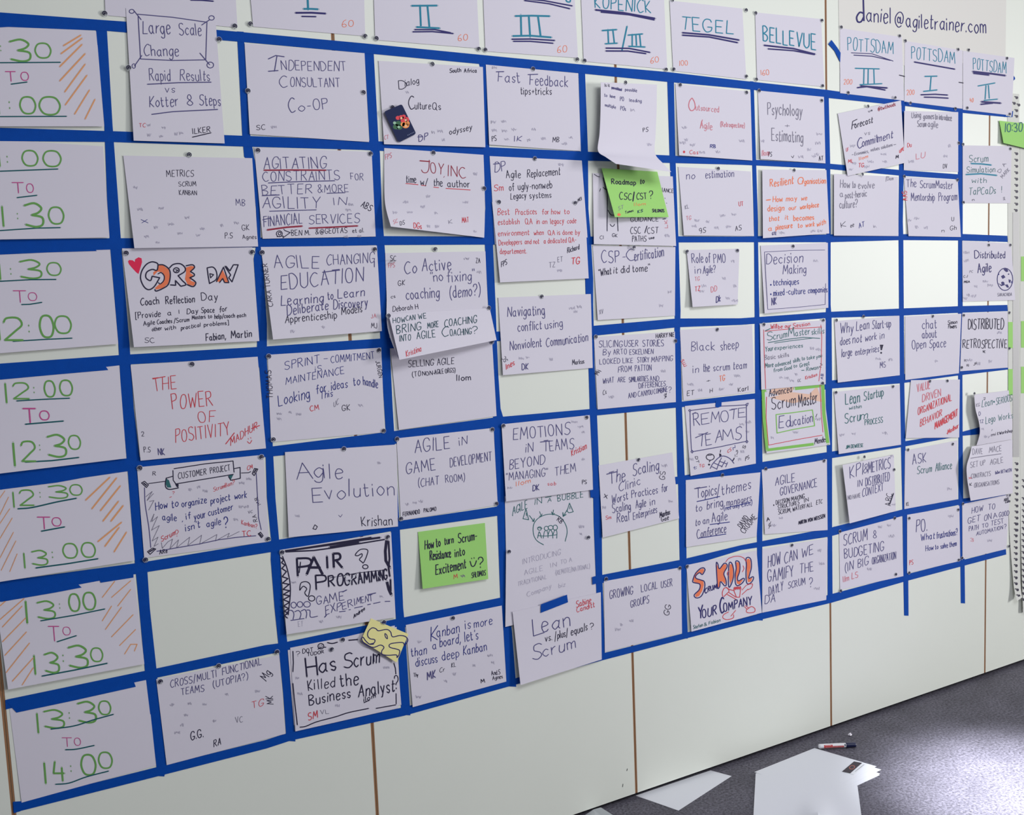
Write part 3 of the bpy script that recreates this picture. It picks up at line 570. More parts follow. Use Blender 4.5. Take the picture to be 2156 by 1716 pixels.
# column 2
ses('white sheet titled INDEPENDENT CONSULTANT CO-OP in blue capitals', 'the independent consultant sheet', Q(515, 91, 767.5, 112, 777, 299, 526, 282.5), Q(1.5, 1.5, 3, 4), '''@ a2
l B 2.2 250 478 310 450 380 460; l B 2.2 320 455 300 578; l B 2.2 250 578 330 572; t B1.05 78 360 568 880 574 NDEPENDENT; t B1.05 95 345 705 405 705 C; t B1.05 72 430 700 830 706 ONSULTANT; t B1.1 115 420 908 470 908 C; t B1.1 75 500 905 545 900 o; t B1.1 85 570 895 735 885 -OP; t K1.1 40 155 1052 225 1050 SC; s F 300 1030''')
ses('white sheet of blue capitals AGITATING CONSTRAINTS with red underlines', 'the agitating constraints sheet', Q(535, 310, 782.5, 319.5, 791, 498, 553, 502.6), Q(1.5, 1.5, 3, 4), '''@ a2
t B1.05 90 215 1368 720 1366 AGITATING; l M 3.2 215 1380 450 1378 718 1380; t B1.05 76 210 1470 830 1456 CONSTRAINTS; t B 52 920 1455 1020 1462 FOR; l B 2 250 1483 500 1472 790 1465; t B1.05 76 205 1582 605 1566 BETTER; l B 2 200 1586 340 1580; t B 62 655 1562 900 1556 &MORE; l B 1.8 725 1567 872 1562; t B1.05 92 205 1688 668 1688 AGILITY; t B1.05 62 785 1662 880 1660 IN
@ b2
l B 1.8 260 95 640 84; t B1.05 84 215 220 525 194 FINANCIAL; l B 1.8 205 165 270 150; t B1.05 72 580 198 990 190 SERVICES; l M 3.6 240 247 400 225 525 216; l M 3.2 580 233 975 214
o K 1.7 340 278 24 24; o K 1.7 342 276 11 12; l K 1.7 375 240 385 252 428 268 370 310 372 296 320 302; t K1.1 42 440 292 590 288 BEN M.; t K1.1 42 635 280 890 270 &@GEOTAS; t K1.1 34 935 270 1025 264 et al.; r K1.3 48 1000 55 1075 95 ABS; s F 880 300 990 300 920 40 900 85''')
ses('white sheet titled AGILE CHANGING EDUCATION, its lower left corner lifting', 'the agile changing education sheet', Q(549, 520, 793.5, 517, 804, 697, 575, 715), Q(1.6, 1.6, 6, 20), '''@ b2
t B1.05 98 300 552 660 556 AGILE; t B1.05 80 725 532 1110 512 CHANGING; l B 1.8 1110 500 1110 548; t B1.05 118 355 732 1020 662 EDUCATION; l B 2 690 590 830 572
t B1.3 78 355 862 695 832 Learning; t B1.3 66 735 815 775 808 to; t B1.3 72 815 800 1028 784 Learn; t B1.3 76 405 938 735 890 Deliberate; t B1.3 74 780 888 1055 868 Discovery; t K1.2 60 388 1000 805 962 Apprenticeship; t K1.2 60 845 935 1010 912 Models; r K1.2 38 288 865 240 520 CARA TURNER; t r 30 1085 962 1125 958 JA; t K 40 1085 1042 1130 1042 MJ; s F 700 1035 450 1070''')
ses('white sheet of slanted blue capitals SPRINT-COMMITMENT IS MAINTENANCE', 'the sprint commitment sheet', Q(563.6, 747, 802.6, 732, 810, 910, 570.6, 931), Q(1.5, 1.5, 1.8, 1.8), '''@ b2
t U 66 385 1380 665 1325 SPRINT; t U 50 700 1310 730 1308 -; t U 56 760 1325 1110 1290 COMMITMENT; t U 46 632 1395 682 1388 iS; t U 56 392 1500 865 1412 MAINTENANCE; t U1.1 84 335 1675 585 1608 Looking; t U1.1 76 640 1578 720 1555 for; t U1.1 72 762 1548 890 1522 ideas; t U1.1 72 942 1512 992 1500 to; t U1.1 66 1022 1502 1138 1530 handle; t U1.1 58 672 1622 770 1595 This; r K1.2 44 288 1612 272 1385 THOMAS; r K1.1 32 1122 1312 1148 1445 JURGEN
@ c2
t R1.3 42 592 100 660 88 CM; t G 40 782 68 820 40 UC; t K1.1 46 850 95 912 92 GK; s F 340 120 430 110 500 125 1000 50 340 160''')
ses('white sheet reading Agile Evolution in large blue letters', 'the agile evolution sheet', Q(600, 952, 835, 936, 838, 1108.5, 608, 1131.5), Q(3, 1.6, 3, 8), '''@ c2
t B 128 482 652 610 645 A; t B 128 625 630 690 632 g; t B 120 705 640 850 645 ile; t B 120 612 840 690 835 E; t B 112 715 815 870 808 vo; t B 150 905 785 925 782 l; t B 115 945 795 1270 778 ution; t K1.1 78 1010 1032 1255 1022 Krishan; l K 1.6 612 1052 628 1020 648 1035 636 1058 612 1052; t B 34 820 960 850 955 v; s F 490 950 1150 520''')
ses('white sheet titled PAIR PROGRAMMING with a scribbled dark border', 'the pair programming sheet', Q(589, 1158, 823.5, 1121, 833, 1299.6, 603.5, 1336), Q(1.6, 1.6, 7, 9), '''@ pair
b K2.4 350 415 570 695 P; l K 2.4 372 640 392 470; b K3 490 395 735 665 A; b K3 815 380 830 570 I; b K3 915 340 1045 560 R; l W 1 540 640 690 430 700 600; l W 1 815 400 830 555; l W 1 925 545 960 390 1020 380 960 460 1000 530
b K2.2 640 680 800 905 P; t K2.2 175 835 865 1060 835 RO; t K2.2 170 1090 840 1270 815 GR; t K2.2 165 1300 815 1590 775 AMM; t K2.2 150 1615 765 1750 745 ING; l K 1.5 850 720 1300 640 1750 590; l W 1 850 840 950 700 1000 800 1100 680 1150 810 1250 660 1320 790 1420 640 1480 770 1560 620 1650 740
c K 2 1250 355 1330 275 1440 280 1430 370 1380 480 1355 470 1315 430 1355 380 1350 340 1290 372 1250 355; o K 2 1407 545 42 32; c K 2 380 910 400 800 490 780 545 840 520 990 490 1000 460 950 490 890 440 850 405 880 380 910; o K 2 567 1040 50 42
t B1.2 125 650 1140 830 1120 GA; t B1.2 130 850 1110 1075 1065 ME; t B1.2 130 790 1300 940 1240 EX; t B1.2 110 965 1245 1250 1150 PERI; t B1.2 95 1270 1130 1520 1075 MENT; l B 2.2 770 1335 800 1300; l B 2.2 1440 985 1570 955; l B 2.2 1050 940 1115 908
l K 4.5 150 300 600 235 1000 180 1400 120 1640 88; l K 3 160 312 600 290 900 250 1300 185 1710 118; l K 5 850 240 1310 168; l K 3 400 260 1000 165 1500 85
c K 2.4 110 380 190 600 235 900 200 1300; l K 2.6 82 400 128 440 95 480 150 520 100 570 172 620 105 700 195 730 112 800 215 820 118 900 225 920 122 980 228 1000 122 1060 222 1100 128 1160 212 1200 135 1240 200 1270 140 1310 190 1350
l K 6 1740 130 1720 300 1728 450 1790 560; l K 4 1770 140 1785 420 1770 560 1790 700; l K 6 1745 780 1775 900 1815 985; l K 4 1800 740 1805 930
o B 1.7 285 1145 42 46; o B 1.7 385 1135 44 44; o B 1.7 495 1133 52 44; c B 1.8 165 1290 210 1230 265 1235 290 1290 275 1370; c B 1.8 300 1250 360 1230 400 1280 380 1360; c B 1.8 400 1240 460 1215 490 1270 480 1350; c B 1.8 490 1222 540 1232 550 1332 660 1320; l B 1.8 240 1385 450 1355
l B 1.8 1000 1250 1095 1240; l B 1.8 1150 1220 1175 1215; l B 1.8 1240 1190 1365 1164; l B 1.8 1440 1140 1490 1130; l B 1.8 1535 1120 1640 1098; l B 1.8 1715 1088 1795 1085; t K1.5 56 1225 1350 1400 1218 Andrea; t F 80 362 1485 430 1470 ET; s F 720 1400 1000 1335 290 790 1660 1010''')
ses('blank white sheet peeking out behind the sheet asking Has Scrum killed', 'the blank sheet under the Has Scrum killed sheet', Q(606, 1369, 831, 1317, 845, 1484, 619, 1527), Q(1.4, 1.4, 1.6, 1.6), '')
ses('white sheet asking in bold black Has Scrum Killed the Business Analyst', 'the business analyst sheet', Q(611, 1364, 835, 1320, 838.7, 1491, 622, 1540), Q(2.2, 2.2, 3.4, 4), '''@ has
t K1.8 285 345 785 510 760 H; t K1.7 240 545 728 800 668 as; t K1.6 225 930 655 1060 630 S; t K1.6 215 1090 632 1480 558 crum; l K 3.4 1390 420 1395 550
t K1.4 165 372 1003 470 975 Ki; t K1.3 165 530 975 780 938 lled; t K1.5 200 875 930 1150 905 the; t K1.5 165 385 1228 1025 1105 Business; t K1.5 195 1155 1102 1720 1015 Analyst; b K1.3 1725 770 1782 975 ?
b K 180 385 235 460 ?; t K1.3 65 280 418 440 388 DOT; t K1.3 50 350 462 612 412 TUDOR; o K 2 565 303 46 42; l K 1.6 548 290 550 300; l K 1.6 578 285 580 296; c K 1.6 545 312 565 328 590 310; l K 2 520 350 550 330; l K 2 605 320 645 318
l K 2.2 125 380 132 560 125 705; l K 2.2 125 885 150 1150 195 1540; c K 2.2 235 1575 330 1560 500 1490 800 1410 1000 1345 1315 1280; l K 2.2 1430 1280 1740 1225; c K 2.4 665 245 740 260 825 240; l K 2.6 1000 210 1145 198; l K 2.2 1710 570 1735 650 1742 742; l K 2 1745 1045 1747 1212
t K1.6 72 1240 1175 1420 1108 ilom; l K 2 1240 1190 1330 1150; t R1.5 105 370 1470 512 1420 SM; t G 62 560 1370 690 1358 VL; s F 200 800 240 1050 830 1240 1600 640''')
# column 3
ses('white sheet reading Dialog and odyssey with a navy card pinned on it', 'the dialog sheet', Q(797, 128, 1016.7, 141, 1022, 310, 808.6, 303.6), Q(1.7, 2, 7, 6), '''@ dia
t K1.2 150 430 575 560 570 D; t K1.1 118 540 530 790 475 ialog; b K1.2 612 705 705 938 C; t K1.1 125 720 940 1000 940 ulture; t K1.1 130 1035 945 1185 955 Qs; t K1.4 75 1345 285 1550 270 South; t K1.4 72 1610 280 1832 278 Africa; t K1.2 105 1345 1405 1745 1315 odyssey; t B1.4 120 790 1525 945 1490 DP; l B 2 770 1445 850 1440; t r 72 168 1490 240 1475 CT; s F 1050 1360 1180 1340 1240 1500 590 640''')
ses('white sheet with JOY, INC in dark red capitals, lower left corner curling out', 'the dark red JOY sheet', [(809, 311.6, 1018, 326, 1.5, 1.5), (809, 372, 1020, 384, 3, 2), (811, 430, 1021, 443, 9, 3), (823, 477, 1019.5, 500.5, 28, 6)], None, '''@ a2
t M1.1 95 1490 1398 1548 1400 J; t M1.1 88 1568 1400 1668 1415 OY; b M 1672 1398 1680 1432 ,; t M1.1 88 1708 1425 1850 1442 INC; l M 2.4 1478 1303 1560 1310; t K1.2 58 1368 1480 1448 1482 time; t K1.2 52 1485 1497 1540 1502 w/; t K1.2 58 1592 1505 1662 1510 the; t K1.2 58 1705 1515 1882 1518 author; l R 1.6 1365 1487 1465 1497; l R 1.5 1490 1502 1530 1505; l R 1.5 1590 1517 1632 1522; l R 1.6 1690 1527 1888 1540; t r1.1 40 1200 1296 1250 1278 FPS; s F 1930 1410 1550 1590 1850 1640 1360 1640 1500 1675
@ b2
t r 30 1265 200 1300 185 SC; t K 32 1320 208 1355 200 DS; t R1.3 44 1430 232 1492 238 DGs; t R1.1 40 1822 188 1875 182 MAT; t G 30 1715 198 1742 192 K; s F 1280 105 1400 105 1510 55 1610 110 1550 215 1620 220 1930 260 1370 20''')
ses('white sheet Co Active no fixing coaching, its bottom bending out under a note', 'the co active coaching sheet', [(811, 533, 1022, 529, 1.6, 1.6), (814, 620, 1026, 618, 3, 2), (816, 690, 1030, 678, 14, 6), (838, 754, 1042, 712, 40, 16)], None, '''@ b2
t K1.1 42 1240 497 1285 498 SC; t r 36 1225 552 1275 550 FPS; t B1.1 98 1358 602 1450 596 Co; t B1.1 96 1498 582 1732 568 Active; t B1.1 80 1562 668 1665 660 "no; t B1.1 84 1700 672 1925 650 fixing"; t K1.1 42 1305 700 1355 692 GK; t B1.1 88 1370 812 1635 792 coaching; t B1.1 95 1725 800 1968 772 (demo?); t K 28 1245 802 1280 797 cs; t K1.1 42 1260 908 1465 888 Deborah H; t K 40 1935 515 1968 515 ZA; s F 1860 480 1960 590''')
ses('white note asking in dark green capitals how to bring more coaching, jutting out', 'the bring more coaching note', Q(818, 661, 1031, 648.6, 1045.5, 716, 841, 757.6), Q(16, 8, 22, 48), '''@ b2
t V1.2 42 1262 1002 1360 992 HOW; t V1.2 40 1368 982 1440 976 CAN; t V1.2 40 1468 970 1530 964 WE; t V1.2 66 1292 1088 1490 1056 BRING; t V1.2 45 1542 1045 1630 1032 MORE; t V1.2 58 1680 1032 1940 998 COACHING; t V1.2 48 1315 1152 1405 1138 INTO; t V1.2 58 1455 1132 1605 1114 AGILE; t V1.2 74 1660 1112 1710 1108 C; t V1.2 50 1725 1108 1898 1090 OACHING; b V1.2 1908 1030 1945 1088 ?; t R1.2 46 1370 1275 1490 1228 Kristina''', p=1.0)
ses('white sheet about SELLING AGILE under the jutting coaching note', 'the selling agile sheet', Q(822, 735, 1036, 716, 1045.5, 876, 840, 905), Q(1.5, 1.5, 2, 5), '''@ b2
t K1.1 52 1385 1358 1590 1345 SELLING; t K1.1 52 1620 1342 1755 1332 AGILE; t K1.1 40 1420 1440 1485 1430 (TO; t K1.3 32 1500 1428 1600 1420 NON-; t K1.1 36 1600 1418 1765 1400 AGILE ORGS); t K1.5 46 1778 1470 1890 1465 Ilom''')
ses('white sheet titled AGILE IN GAME DEVELOPMENT held by four pins', 'the game development sheet', Q(835, 923, 1039, 901, 1048, 1063, 844, 1096), Q(1.5, 1.5, 1.8, 1.8), '''@ c2
t B1.05 100 1440 437 1720 400 AGILE; l B 2 1590 325 1590 332; t B1.05 68 1800 378 1860 362 iN; t B1.05 88 1370 607 1605 572 GAME; t B1.05 72 1725 552 2060 500 DEVELOPMENT; t B1.05 66 1468 712 1632 690 (CHAT; t B1.05 56 1688 680 1842 660 ROOM); t K1.2 32 1342 952 1478 928 FERNANDO; t K1.2 32 1512 920 1610 905 PALOMO; s F 1380 850 1440 840 1490 830''')
sheet('sticky_note', 'square green sticky note asking how to turn Scrum resistance into excitement', 'the resistance into excitement note', Q(880, 1120, 1021, 1101, 1028, 1219, 890, 1240), Q(1.2, 1.2, 8, 12), '''@ c2
t K1.5 72 1520 1220 1645 1195 How to; t K1.5 62 1680 1182 1750 1168 turn; t K1.5 72 1790 1168 1940 1140 Scrum-; t K1.5 72 1562 1307 1730 1282 Resistance; t K1.5 66 1765 1282 1842 1265 into; t K1.5 78 1608 1425 1852 1372 Excitement; c K 2.2 1885 1315 1900 1355 1922 1350 1938 1310; l K 2.2 1898 1290 1899 1296; l K 2.2 1918 1286 1919 1292; b K1.5 1955 1285 1992 1368 ?; t R1.2 36 1755 1460 1785 1452 M; t K1.3 42 1898 1450 2012 1428 SHLOMOS; s G 1830 1435''', m=M_green, cat='sticky note', p=1.3)
ses('white sheet saying Kanban is more than a board, bottom row beside the yellow note', 'the deep kanban sheet', Q(854.5, 1316, 1056.5, 1275, 1066, 1435, 869, 1489), Q(1.6, 1.6, 2.4, 5), '''@ d2
t U1.1 112 1568 282 1620 270 K; t U1.1 80 1620 255 1800 215 anban; t U1.1 72 1848 190 1888 182 is; t U1.1 70 1920 178 2065 148 more; t U1.1 72 1412 412 1532 390 than; t U1.1 66 1585 355 1612 350 a; t U1.1 76 1642 332 1810 298 board,; t U1.1 76 1845 288 1950 268 let's; t U1.1 72 1448 492 1620 455 discuss; t U1.1 70 1662 442 1795 412 deep; t U1.1 74 1832 400 2020 358 Kanban; t K 30 1430 575 1465 570 Thy; t B1.8 62 1540 602 1605 580 MK; t K 34 1640 540 1680 525 Cr; t K 34 1735 498 1770 490 KL; t K1.6 32 1975 625 2005 620 M; t K1.1 36 2060 562 2130 552 And.S; t K1.1 32 2068 600 2150 585 Agnes; s F 1480 290 1920 480 2070 460 1690 610 2050 400 1760 550 1470 735''')
# column 4
ses('white sheet titled Fast Feedback, tips and tricks', 'the fast feedback sheet', Q(1023, 136, 1217, 154.5, 1223, 318, 1030, 304.5), Q(1.5, 1.5, 3, 5), '''@ a3
t B1.1 85 188 662 365 672 Fast; l B 2 172 582 235 580; t B1.1 85 445 685 752 708 Feedback; l B 2 430 605 510 602; t K1.1 58 372 765 620 768 tips+tricks; t K1.1 40 140 1145 175 1140 PS; t B1.3 42 320 1145 375 1143 IK; t K1.1 40 630 1152 682 1150 MB; s F 150 990 235 985 160 1055 240 1060 320 1050 480 1050 260 1130 440 1135 560 1125 780 1115 730 1165 160 550''')
ses('white sheet about agile replacement of ugly legacy systems, half covered', 'the legacy systems sheet', Q(1031, 328.6, 1225, 338, 1237, 500, 1042, 515), Q(1.5, 1.5, 2.2, 2.2), '''@ a3
t B1.1 75 162 1397 250 1385 DP; l B 2 150 1330 200 1325; t K1.1 60 255 1442 370 1440 Agile; t K1.1 60 425 1440 690 1415 Replacement; t R1.2 52 155 1547 230 1545 Sm; t K1.1 58 280 1547 320 1545 of; t K1.1 58 352 1540 625 1525 ugly-nonweb; t K1.1 50 290 1615 415 1605 Legacy; t K1.1 50 445 1608 618 1602 systems; s F 700 1335''')
ses('white sheet of red handwriting about best practices for QA in legacy code', 'the red best practices sheet', Q(1036, 425, 1231, 430, 1239.5, 586, 1053, 594.6), Q(2.8, 2.8, 7, 10), '''@ b3
t R 50 185 127 280 122 Best; t R 48 330 125 500 118 Practices; t R 44 545 122 600 120 for; t R 44 620 120 690 118 how; t R 44 725 118 765 116 to; t R 46 188 207 360 198 establish; t R 46 410 202 465 198 QA; t R 42 500 200 585 196 in an; t R 46 615 198 720 194 legacy; t R 42 750 195 820 190 code; t R 44 190 296 440 288 environment; t R 42 480 290 555 286 when; t R 40 595 288 850 284 QA is done by; t R 42 195 372 380 362 Developpers; t R 40 405 362 520 358 and not; t R 40 560 357 820 345 a dedicated QA-; t R 42 205 442 420 436 departement.; t K1.2 42 750 435 845 402 Richard; t R1.6 54 782 527 848 520 TG; t K1.2 40 215 548 260 525 FPS; t G 42 602 552 650 548 TZ; t G 40 672 508 710 502 ET; s F 690 575
@ a3
t K 26 835 1640 865 1620 M3''')
ses('white sheet titled Navigating conflict using Nonviolent Communication', 'the navigating conflict sheet', Q(1049, 626.5, 1244, 619, 1248, 774.6, 1059, 790), Q(2, 1.6, 4, 9), '''@ b3
t B1.1 82 265 950 565 935 Navigating; t B1.1 74 350 1070 540 1052 conflict; t B1.1 66 572 1052 710 1030 using; t B1.1 72 285 1222 540 1190 Nonviolent; t B1.1 72 580 1195 915 1148 Communication; t K1.1 40 790 1342 885 1328 Markus; t R1.4 46 255 1378 320 1342 Ines; t B1.6 48 382 1380 430 1375 DK; r K1.1 32 268 1305 245 1270 SC; s F 380 1290 430 1280 620 1295 790 880 850 870 820 910''')
ses('white sheet titled EMOTIONS IN TEAMS beyond managing them', 'the emotions in teams sheet', Q(1056, 893.5, 1241.6, 874, 1248.6, 1031, 1065.5, 1056), Q(4.2, 4.2, 6, 9), '''@ c3
t B1.05 92 312 332 770 284 EMOTIONS; t B1.05 76 412 436 470 424 iN; t B1.05 84 558 426 802 402 TEAMS; l B 2 530 350 610 340; t R1.2 52 785 462 905 402 Kristian; t B1.05 78 282 572 565 524 BEYOND; t B1.05 62 255 662 590 625 "MANAGING"; t B1.05 66 650 622 818 588 THEM; t O1.2 36 335 706 450 678 Ilom; t B1.6 46 470 747 520 738 DK; t R 28 590 702 655 698 sab; t K1.2 32 870 692 905 688 PS; s F 810 185 860 225 880 270 880 490 285 720''')
ses('white sheet with a drawn circle of people titled AGILE IN A BUBBLE', 'the bubble drawing sheet', Q(1063, 1045, 1246, 1025, 1251, 1165, 1066, 1195), Q(1.8, 1.8, 2.8, 2.8), '''@ bub
t N1.1 118 138 382 360 285 AGILE; l N 1.8 135 385 140 400; t N1.1 84 472 238 575 208 IN; t N1.1 62 665 202 720 184 A; l N 1.7 630 125 720 110; t N1.1 92 820 180 1200 120 BUBBLE
c N 1.6 605 838 500 770 450 660 460 520 550 420 700 375 840 410 930 520 960 640 930 785; l N 1.6 390 395 458 485; l N 2 435 480 458 485 465 440; l N 1.4 545 335 570 412; l N 1.4 540 405 570 412 582 370; l N 1.5 755 310 742 385; l N 1.8 725 340 742 385 770 365; l N 1.6 965 305 900 408; l N 2 895 350 900 408 945 380
l N 1.6 340 295 295 445 380 460 340 295; l N 1.5 345 360 346 405; e N 342 430 5 6; l N 1.6 995 210 1052 340 985 355 958 330 995 210; l N 1.4 1000 260 1000 300
o N 1.5 648 590 32 32; o N 1.5 712 578 38 32; o N 1.5 780 578 34 38; o N 1.5 545 592 28 26; l N 1.5 515 575 585 592; c N 1.5 600 740 615 650 645 620 668 660 672 730; c N 1.5 672 690 700 615 735 650 745 740; c N 1.5 745 690 775 615 805 640 803 740; c N 1.5 515 700 640 705 800 685; c N 1.5 515 738 540 640 575 738; r K1.3 66 802 470 862 518 RB; s F 1180 560 1170 670''')
ses('white sheet with very faint pencil writing below the bubble drawing', 'the faint pencil sheet', Q(1065.5, 1160, 1250.5, 1134, 1256, 1275, 1064, 1320), Q(4.6, 4.6, 5.5, 5.5), '''@ bub
t F 80 290 1130 860 985 INTRODUCING; t F 76 320 1290 590 1225 AGILE; t F 62 715 1180 800 1160 IN; t F 60 860 1130 1030 1090 TO A; t F 66 790 1290 1300 1190 (REMOTE/NATIONAL); t F 66 215 1460 650 1345 TRADITIONAL; t F 76 360 1620 720 1490 Company; t F 66 835 1490 930 1460 biz''')
ses('white sheet reading Lean vs./plus/equals? Scrum, hanging below the grid', 'the lean versus Scrum sheet', Q(1079, 1288, 1265, 1247, 1267, 1388.5, 1096, 1442.5), Q(8, 8.5, 8, 18), '''@ d3
t B1.1 130 475 243 560 215 L; t B1.1 122 545 212 770 160 ean; t K1.2 56 570 288 625 275 vs.; t K1.2 60 648 275 755 240 /plus/; t K1.2 60 780 238 910 195 equals; b K1.2 935 140 962 190 ?; t B1.1 118 468 440 540 425 S; t B1.1 98 555 415 815 340 crum; t R1.2 42 825 52 970 8 Canditt
@ c3
t R1.2 50 822 1690 940 1652 Sabine''')
# column 5
ses('white sheet with small writing about PO leading, bottom flap bending far out', 'the bent flap sheet', [(1265, 173, 1383, 178, 24, 5), (1264.5, 230, 1382.5, 232, 24, 6), (1262.5, 280, 1380.5, 282, 26, 10), (1259, 317, 1379, 322, 34, 24), (1276, 331, 1395, 343, 55, 46), (1297, 345, 1413.5, 362, 76, 66)], None, '''@ po
t K 58 288 192 375 196 Is it; t B1.8 46 415 228 590 268 permitted; l B 2 415 210 590 255; t B1.1 58 655 268 868 290 possible; t B1.1 56 280 370 330 374 to; t B1.1 56 380 388 475 400 have; t B1.1 70 565 448 632 450 PO; t B1.1 58 735 462 948 480 leading; t B1.1 56 292 545 485 590 multiple; t B1.1 70 570 615 665 628 POs; t K1.1 74 980 1015 1068 1000 PS; s F 790 610 1100 1240''')
ses('white sheet with drawn ladder lines and CSC /CST PATHS under the green note', 'the ladder drawing sheet', Q(1248, 364.5, 1416.5, 371.5, 1423.5, 518, 1250.4, 514), Q(2, 1.8, 7, 9), '''@ gui
l K 1.7 340 290 420 600 415 1258; l K 1.7 600 990 612 1258; c K 1.6 430 880 480 960 550 970; c K 1.6 468 1132 500 1170 530 1165 552 1132; c K 1.6 340 465 380 500 420 510; t K1.1 72 1415 552 1610 566 IANCE; t K1.1 80 845 1090 1340 1078 GUIDANCE; l K 1.8 1420 1042 1472 1034; t K1.1 112 840 1302 1020 1302 CSC; l K 2 1095 1290 1135 1165; t K1.1 104 1145 1302 1335 1290 CST; t K1.1 98 870 1452 1120 1440 PATHS; t K1.4 46 1175 1402 1262 1395 use; t K 58 285 1402 350 1400 CI; t K1.1 60 510 1362 598 1365 GK; r r1.2 52 1510 1200 1500 1060 LK; l K 1.3 278 540 298 490; c K 1.4 180 230 240 268 280 278; l K 1.5 1460 660 1462 668; l K 1.5 1488 750 1492 756; s F 1500 1340''')
sheet('sticky_note', 'green sticky note reading Roadmap to CSC/CST? under the bent out flap', 'the roadmap note', Q(1266.7, 354, 1384, 361.6, 1407.7, 457.2, 1294.7, 457.2), Q(6, 4, 10, 32), '''@ gui
t K1.7 92 495 405 930 425 Roadmap; t K1.7 86 1012 402 1085 395 to; t K1.4 125 642 685 850 692 CSC; l K 2.6 880 718 905 548; t K1.4 112 950 685 1130 680 CST; b K1.4 1180 535 1240 672 ?; t O 56 905 802 1110 790 Ilom; t G 66 620 880 705 850 ST; t K1.2 42 742 945 888 902 Tomas; t V1.6 46 970 935 1055 908 KS; t K1.6 54 1230 915 1445 915 SHLOMOS; e O 630 960 32 26''', m=M_green, cat='sticky note', p=1.0)
ses('white sheet titled CSP-Certification, what it did to me', 'the certification sheet', Q(1248, 517, 1422, 520, 1421, 664.7, 1258.5, 674), Q(1.5, 1.5, 2, 6), '''@ b3
t B1.1 92 1030 512 1170 508 CSP; t B1.1 60 1198 490 1222 488 -; t B1.1 90 1235 496 1300 494 C; t B1.1 82 1295 496 1530 462 ertification; t K1.2 56 1005 622 1105 605 "What; t K1.2 54 1125 600 1155 596 it; t K1.2 58 1185 596 1250 592 did; t K1.2 56 1280 590 1320 586 to; t K1.2 56 1335 586 1420 578 me"; t G 36 1010 932 1040 925 XV; s F 1510 860 1580 750''')
ses('white sheet of capitals about SLICING USER STORIES', 'the slicing user stories sheet', Q(1250.6, 709.6, 1421, 698, 1423, 846.5, 1258.5, 862), Q(1.5, 1.5, 2, 3.5), '''@ b3
t B1.05 52 1005 1197 1195 1195 SLICING; t B1.05 50 1212 1192 1322 1190 USER; t B1.05 52 1360 1192 1530 1190 STORIES; t B1.05 45 1038 1262 1100 1256 By; t B1.05 42 1125 1258 1230 1252 ARTO; t B1.05 40 1255 1257 1445 1250 ESKELINEN; t B1.05 42 1012 1337 1175 1328 LOOKED; t B1.05 40 1200 1327 1280 1322 LIKE; t B1.05 40 1318 1322 1410 1318 STORY; t B1.05 42 1430 1318 1602 1308 MAPPING; t B1.05 46 1162 1402 1270 1392 FROM; t B1.05 46 1300 1392 1430 1384 PATTON; t B1.05 42 1038 1492 1125 1484 WHAT; t B1.05 42 1158 1482 1220 1478 ARE; t B1.05 42 1250 1480 1405 1472 SIMILARITIES; t B1.05 42 1420 1474 1490 1470 AND; t B1.05 42 1330 1532 1545 1512 DIFFERENCES; t B1.05 42 1245 1610 1385 1590 AND CAN; t B1.05 40 1390 1588 1560 1558 YOU COMBINE; b B 1572 1520 1592 1565 ?; t K1.2 34 1468 1125 1615 1110 HARRY NIE; r K1.2 34 1000 1425 1015 1390 Mij; t K 36 1038 1585 1065 1575 Cs; t K 34 1535 1615 1555 1600 SK; s F 1530 1390 1110 1600''')
ses('white sheet about The Scaling Clinic, hanging over the thick wall seam', 'the scaling clinic sheet', Q(1260.5, 980, 1415.6, 952.5, 1430, 1091.4, 1269, 1132), Q(2.4, 1.8, 5, 6), '''@ c3
t B1.05 98 1092 692 1218 660 The; l B 2 1068 610 1150 590; t B1.05 90 1280 622 1490 575 Scaling; t B1.05 68 1170 752 1340 692 Clinic; t B1.05 70 1110 852 1240 812 Worst; t B1.05 64 1272 802 1480 765 Practices; t B1.05 64 1512 758 1562 746 for; t B1.05 68 1115 925 1262 895 Scaling; t B1.05 62 1305 888 1385 872 Agile; t B1.05 60 1422 865 1458 856 in; t B1.05 72 1152 1002 1250 985 Real; t B1.05 58 1285 978 1475 920 Enterprises; t K1.4 44 1500 962 1580 935 Markus; t K1.3 36 1512 992 1570 978 Gae; t R1.1 28 1060 978 1105 972 Sm; r K1.1 44 1540 655 1545 590 GS; l K 1.4 1045 800 1075 780; l K 1.4 1050 770 1072 808; s F 1540 540 1590 830 1050 880''')
ses('white sheet titled GROWING LOCAL USER GROUPS in the bottom row', 'the local user groups sheet', Q(1271.4, 1224, 1434, 1194.5, 1436, 1332.6, 1273.5, 1372.6), Q(1.5, 1.5, 1.8, 1.8), '''@ c3
t B1.05 66 1095 1622 1280 1580 GROWING; t B1.05 58 1350 1566 1480 1536 LOCAL; t B1.05 56 1510 1532 1600 1515 USER; t B1.05 58 1265 1692 1410 1652 GROUPS
@ d3
r K1.2 44 1572 78 1590 -5 GG; s F 1270 120 1190 150 1160 190''')
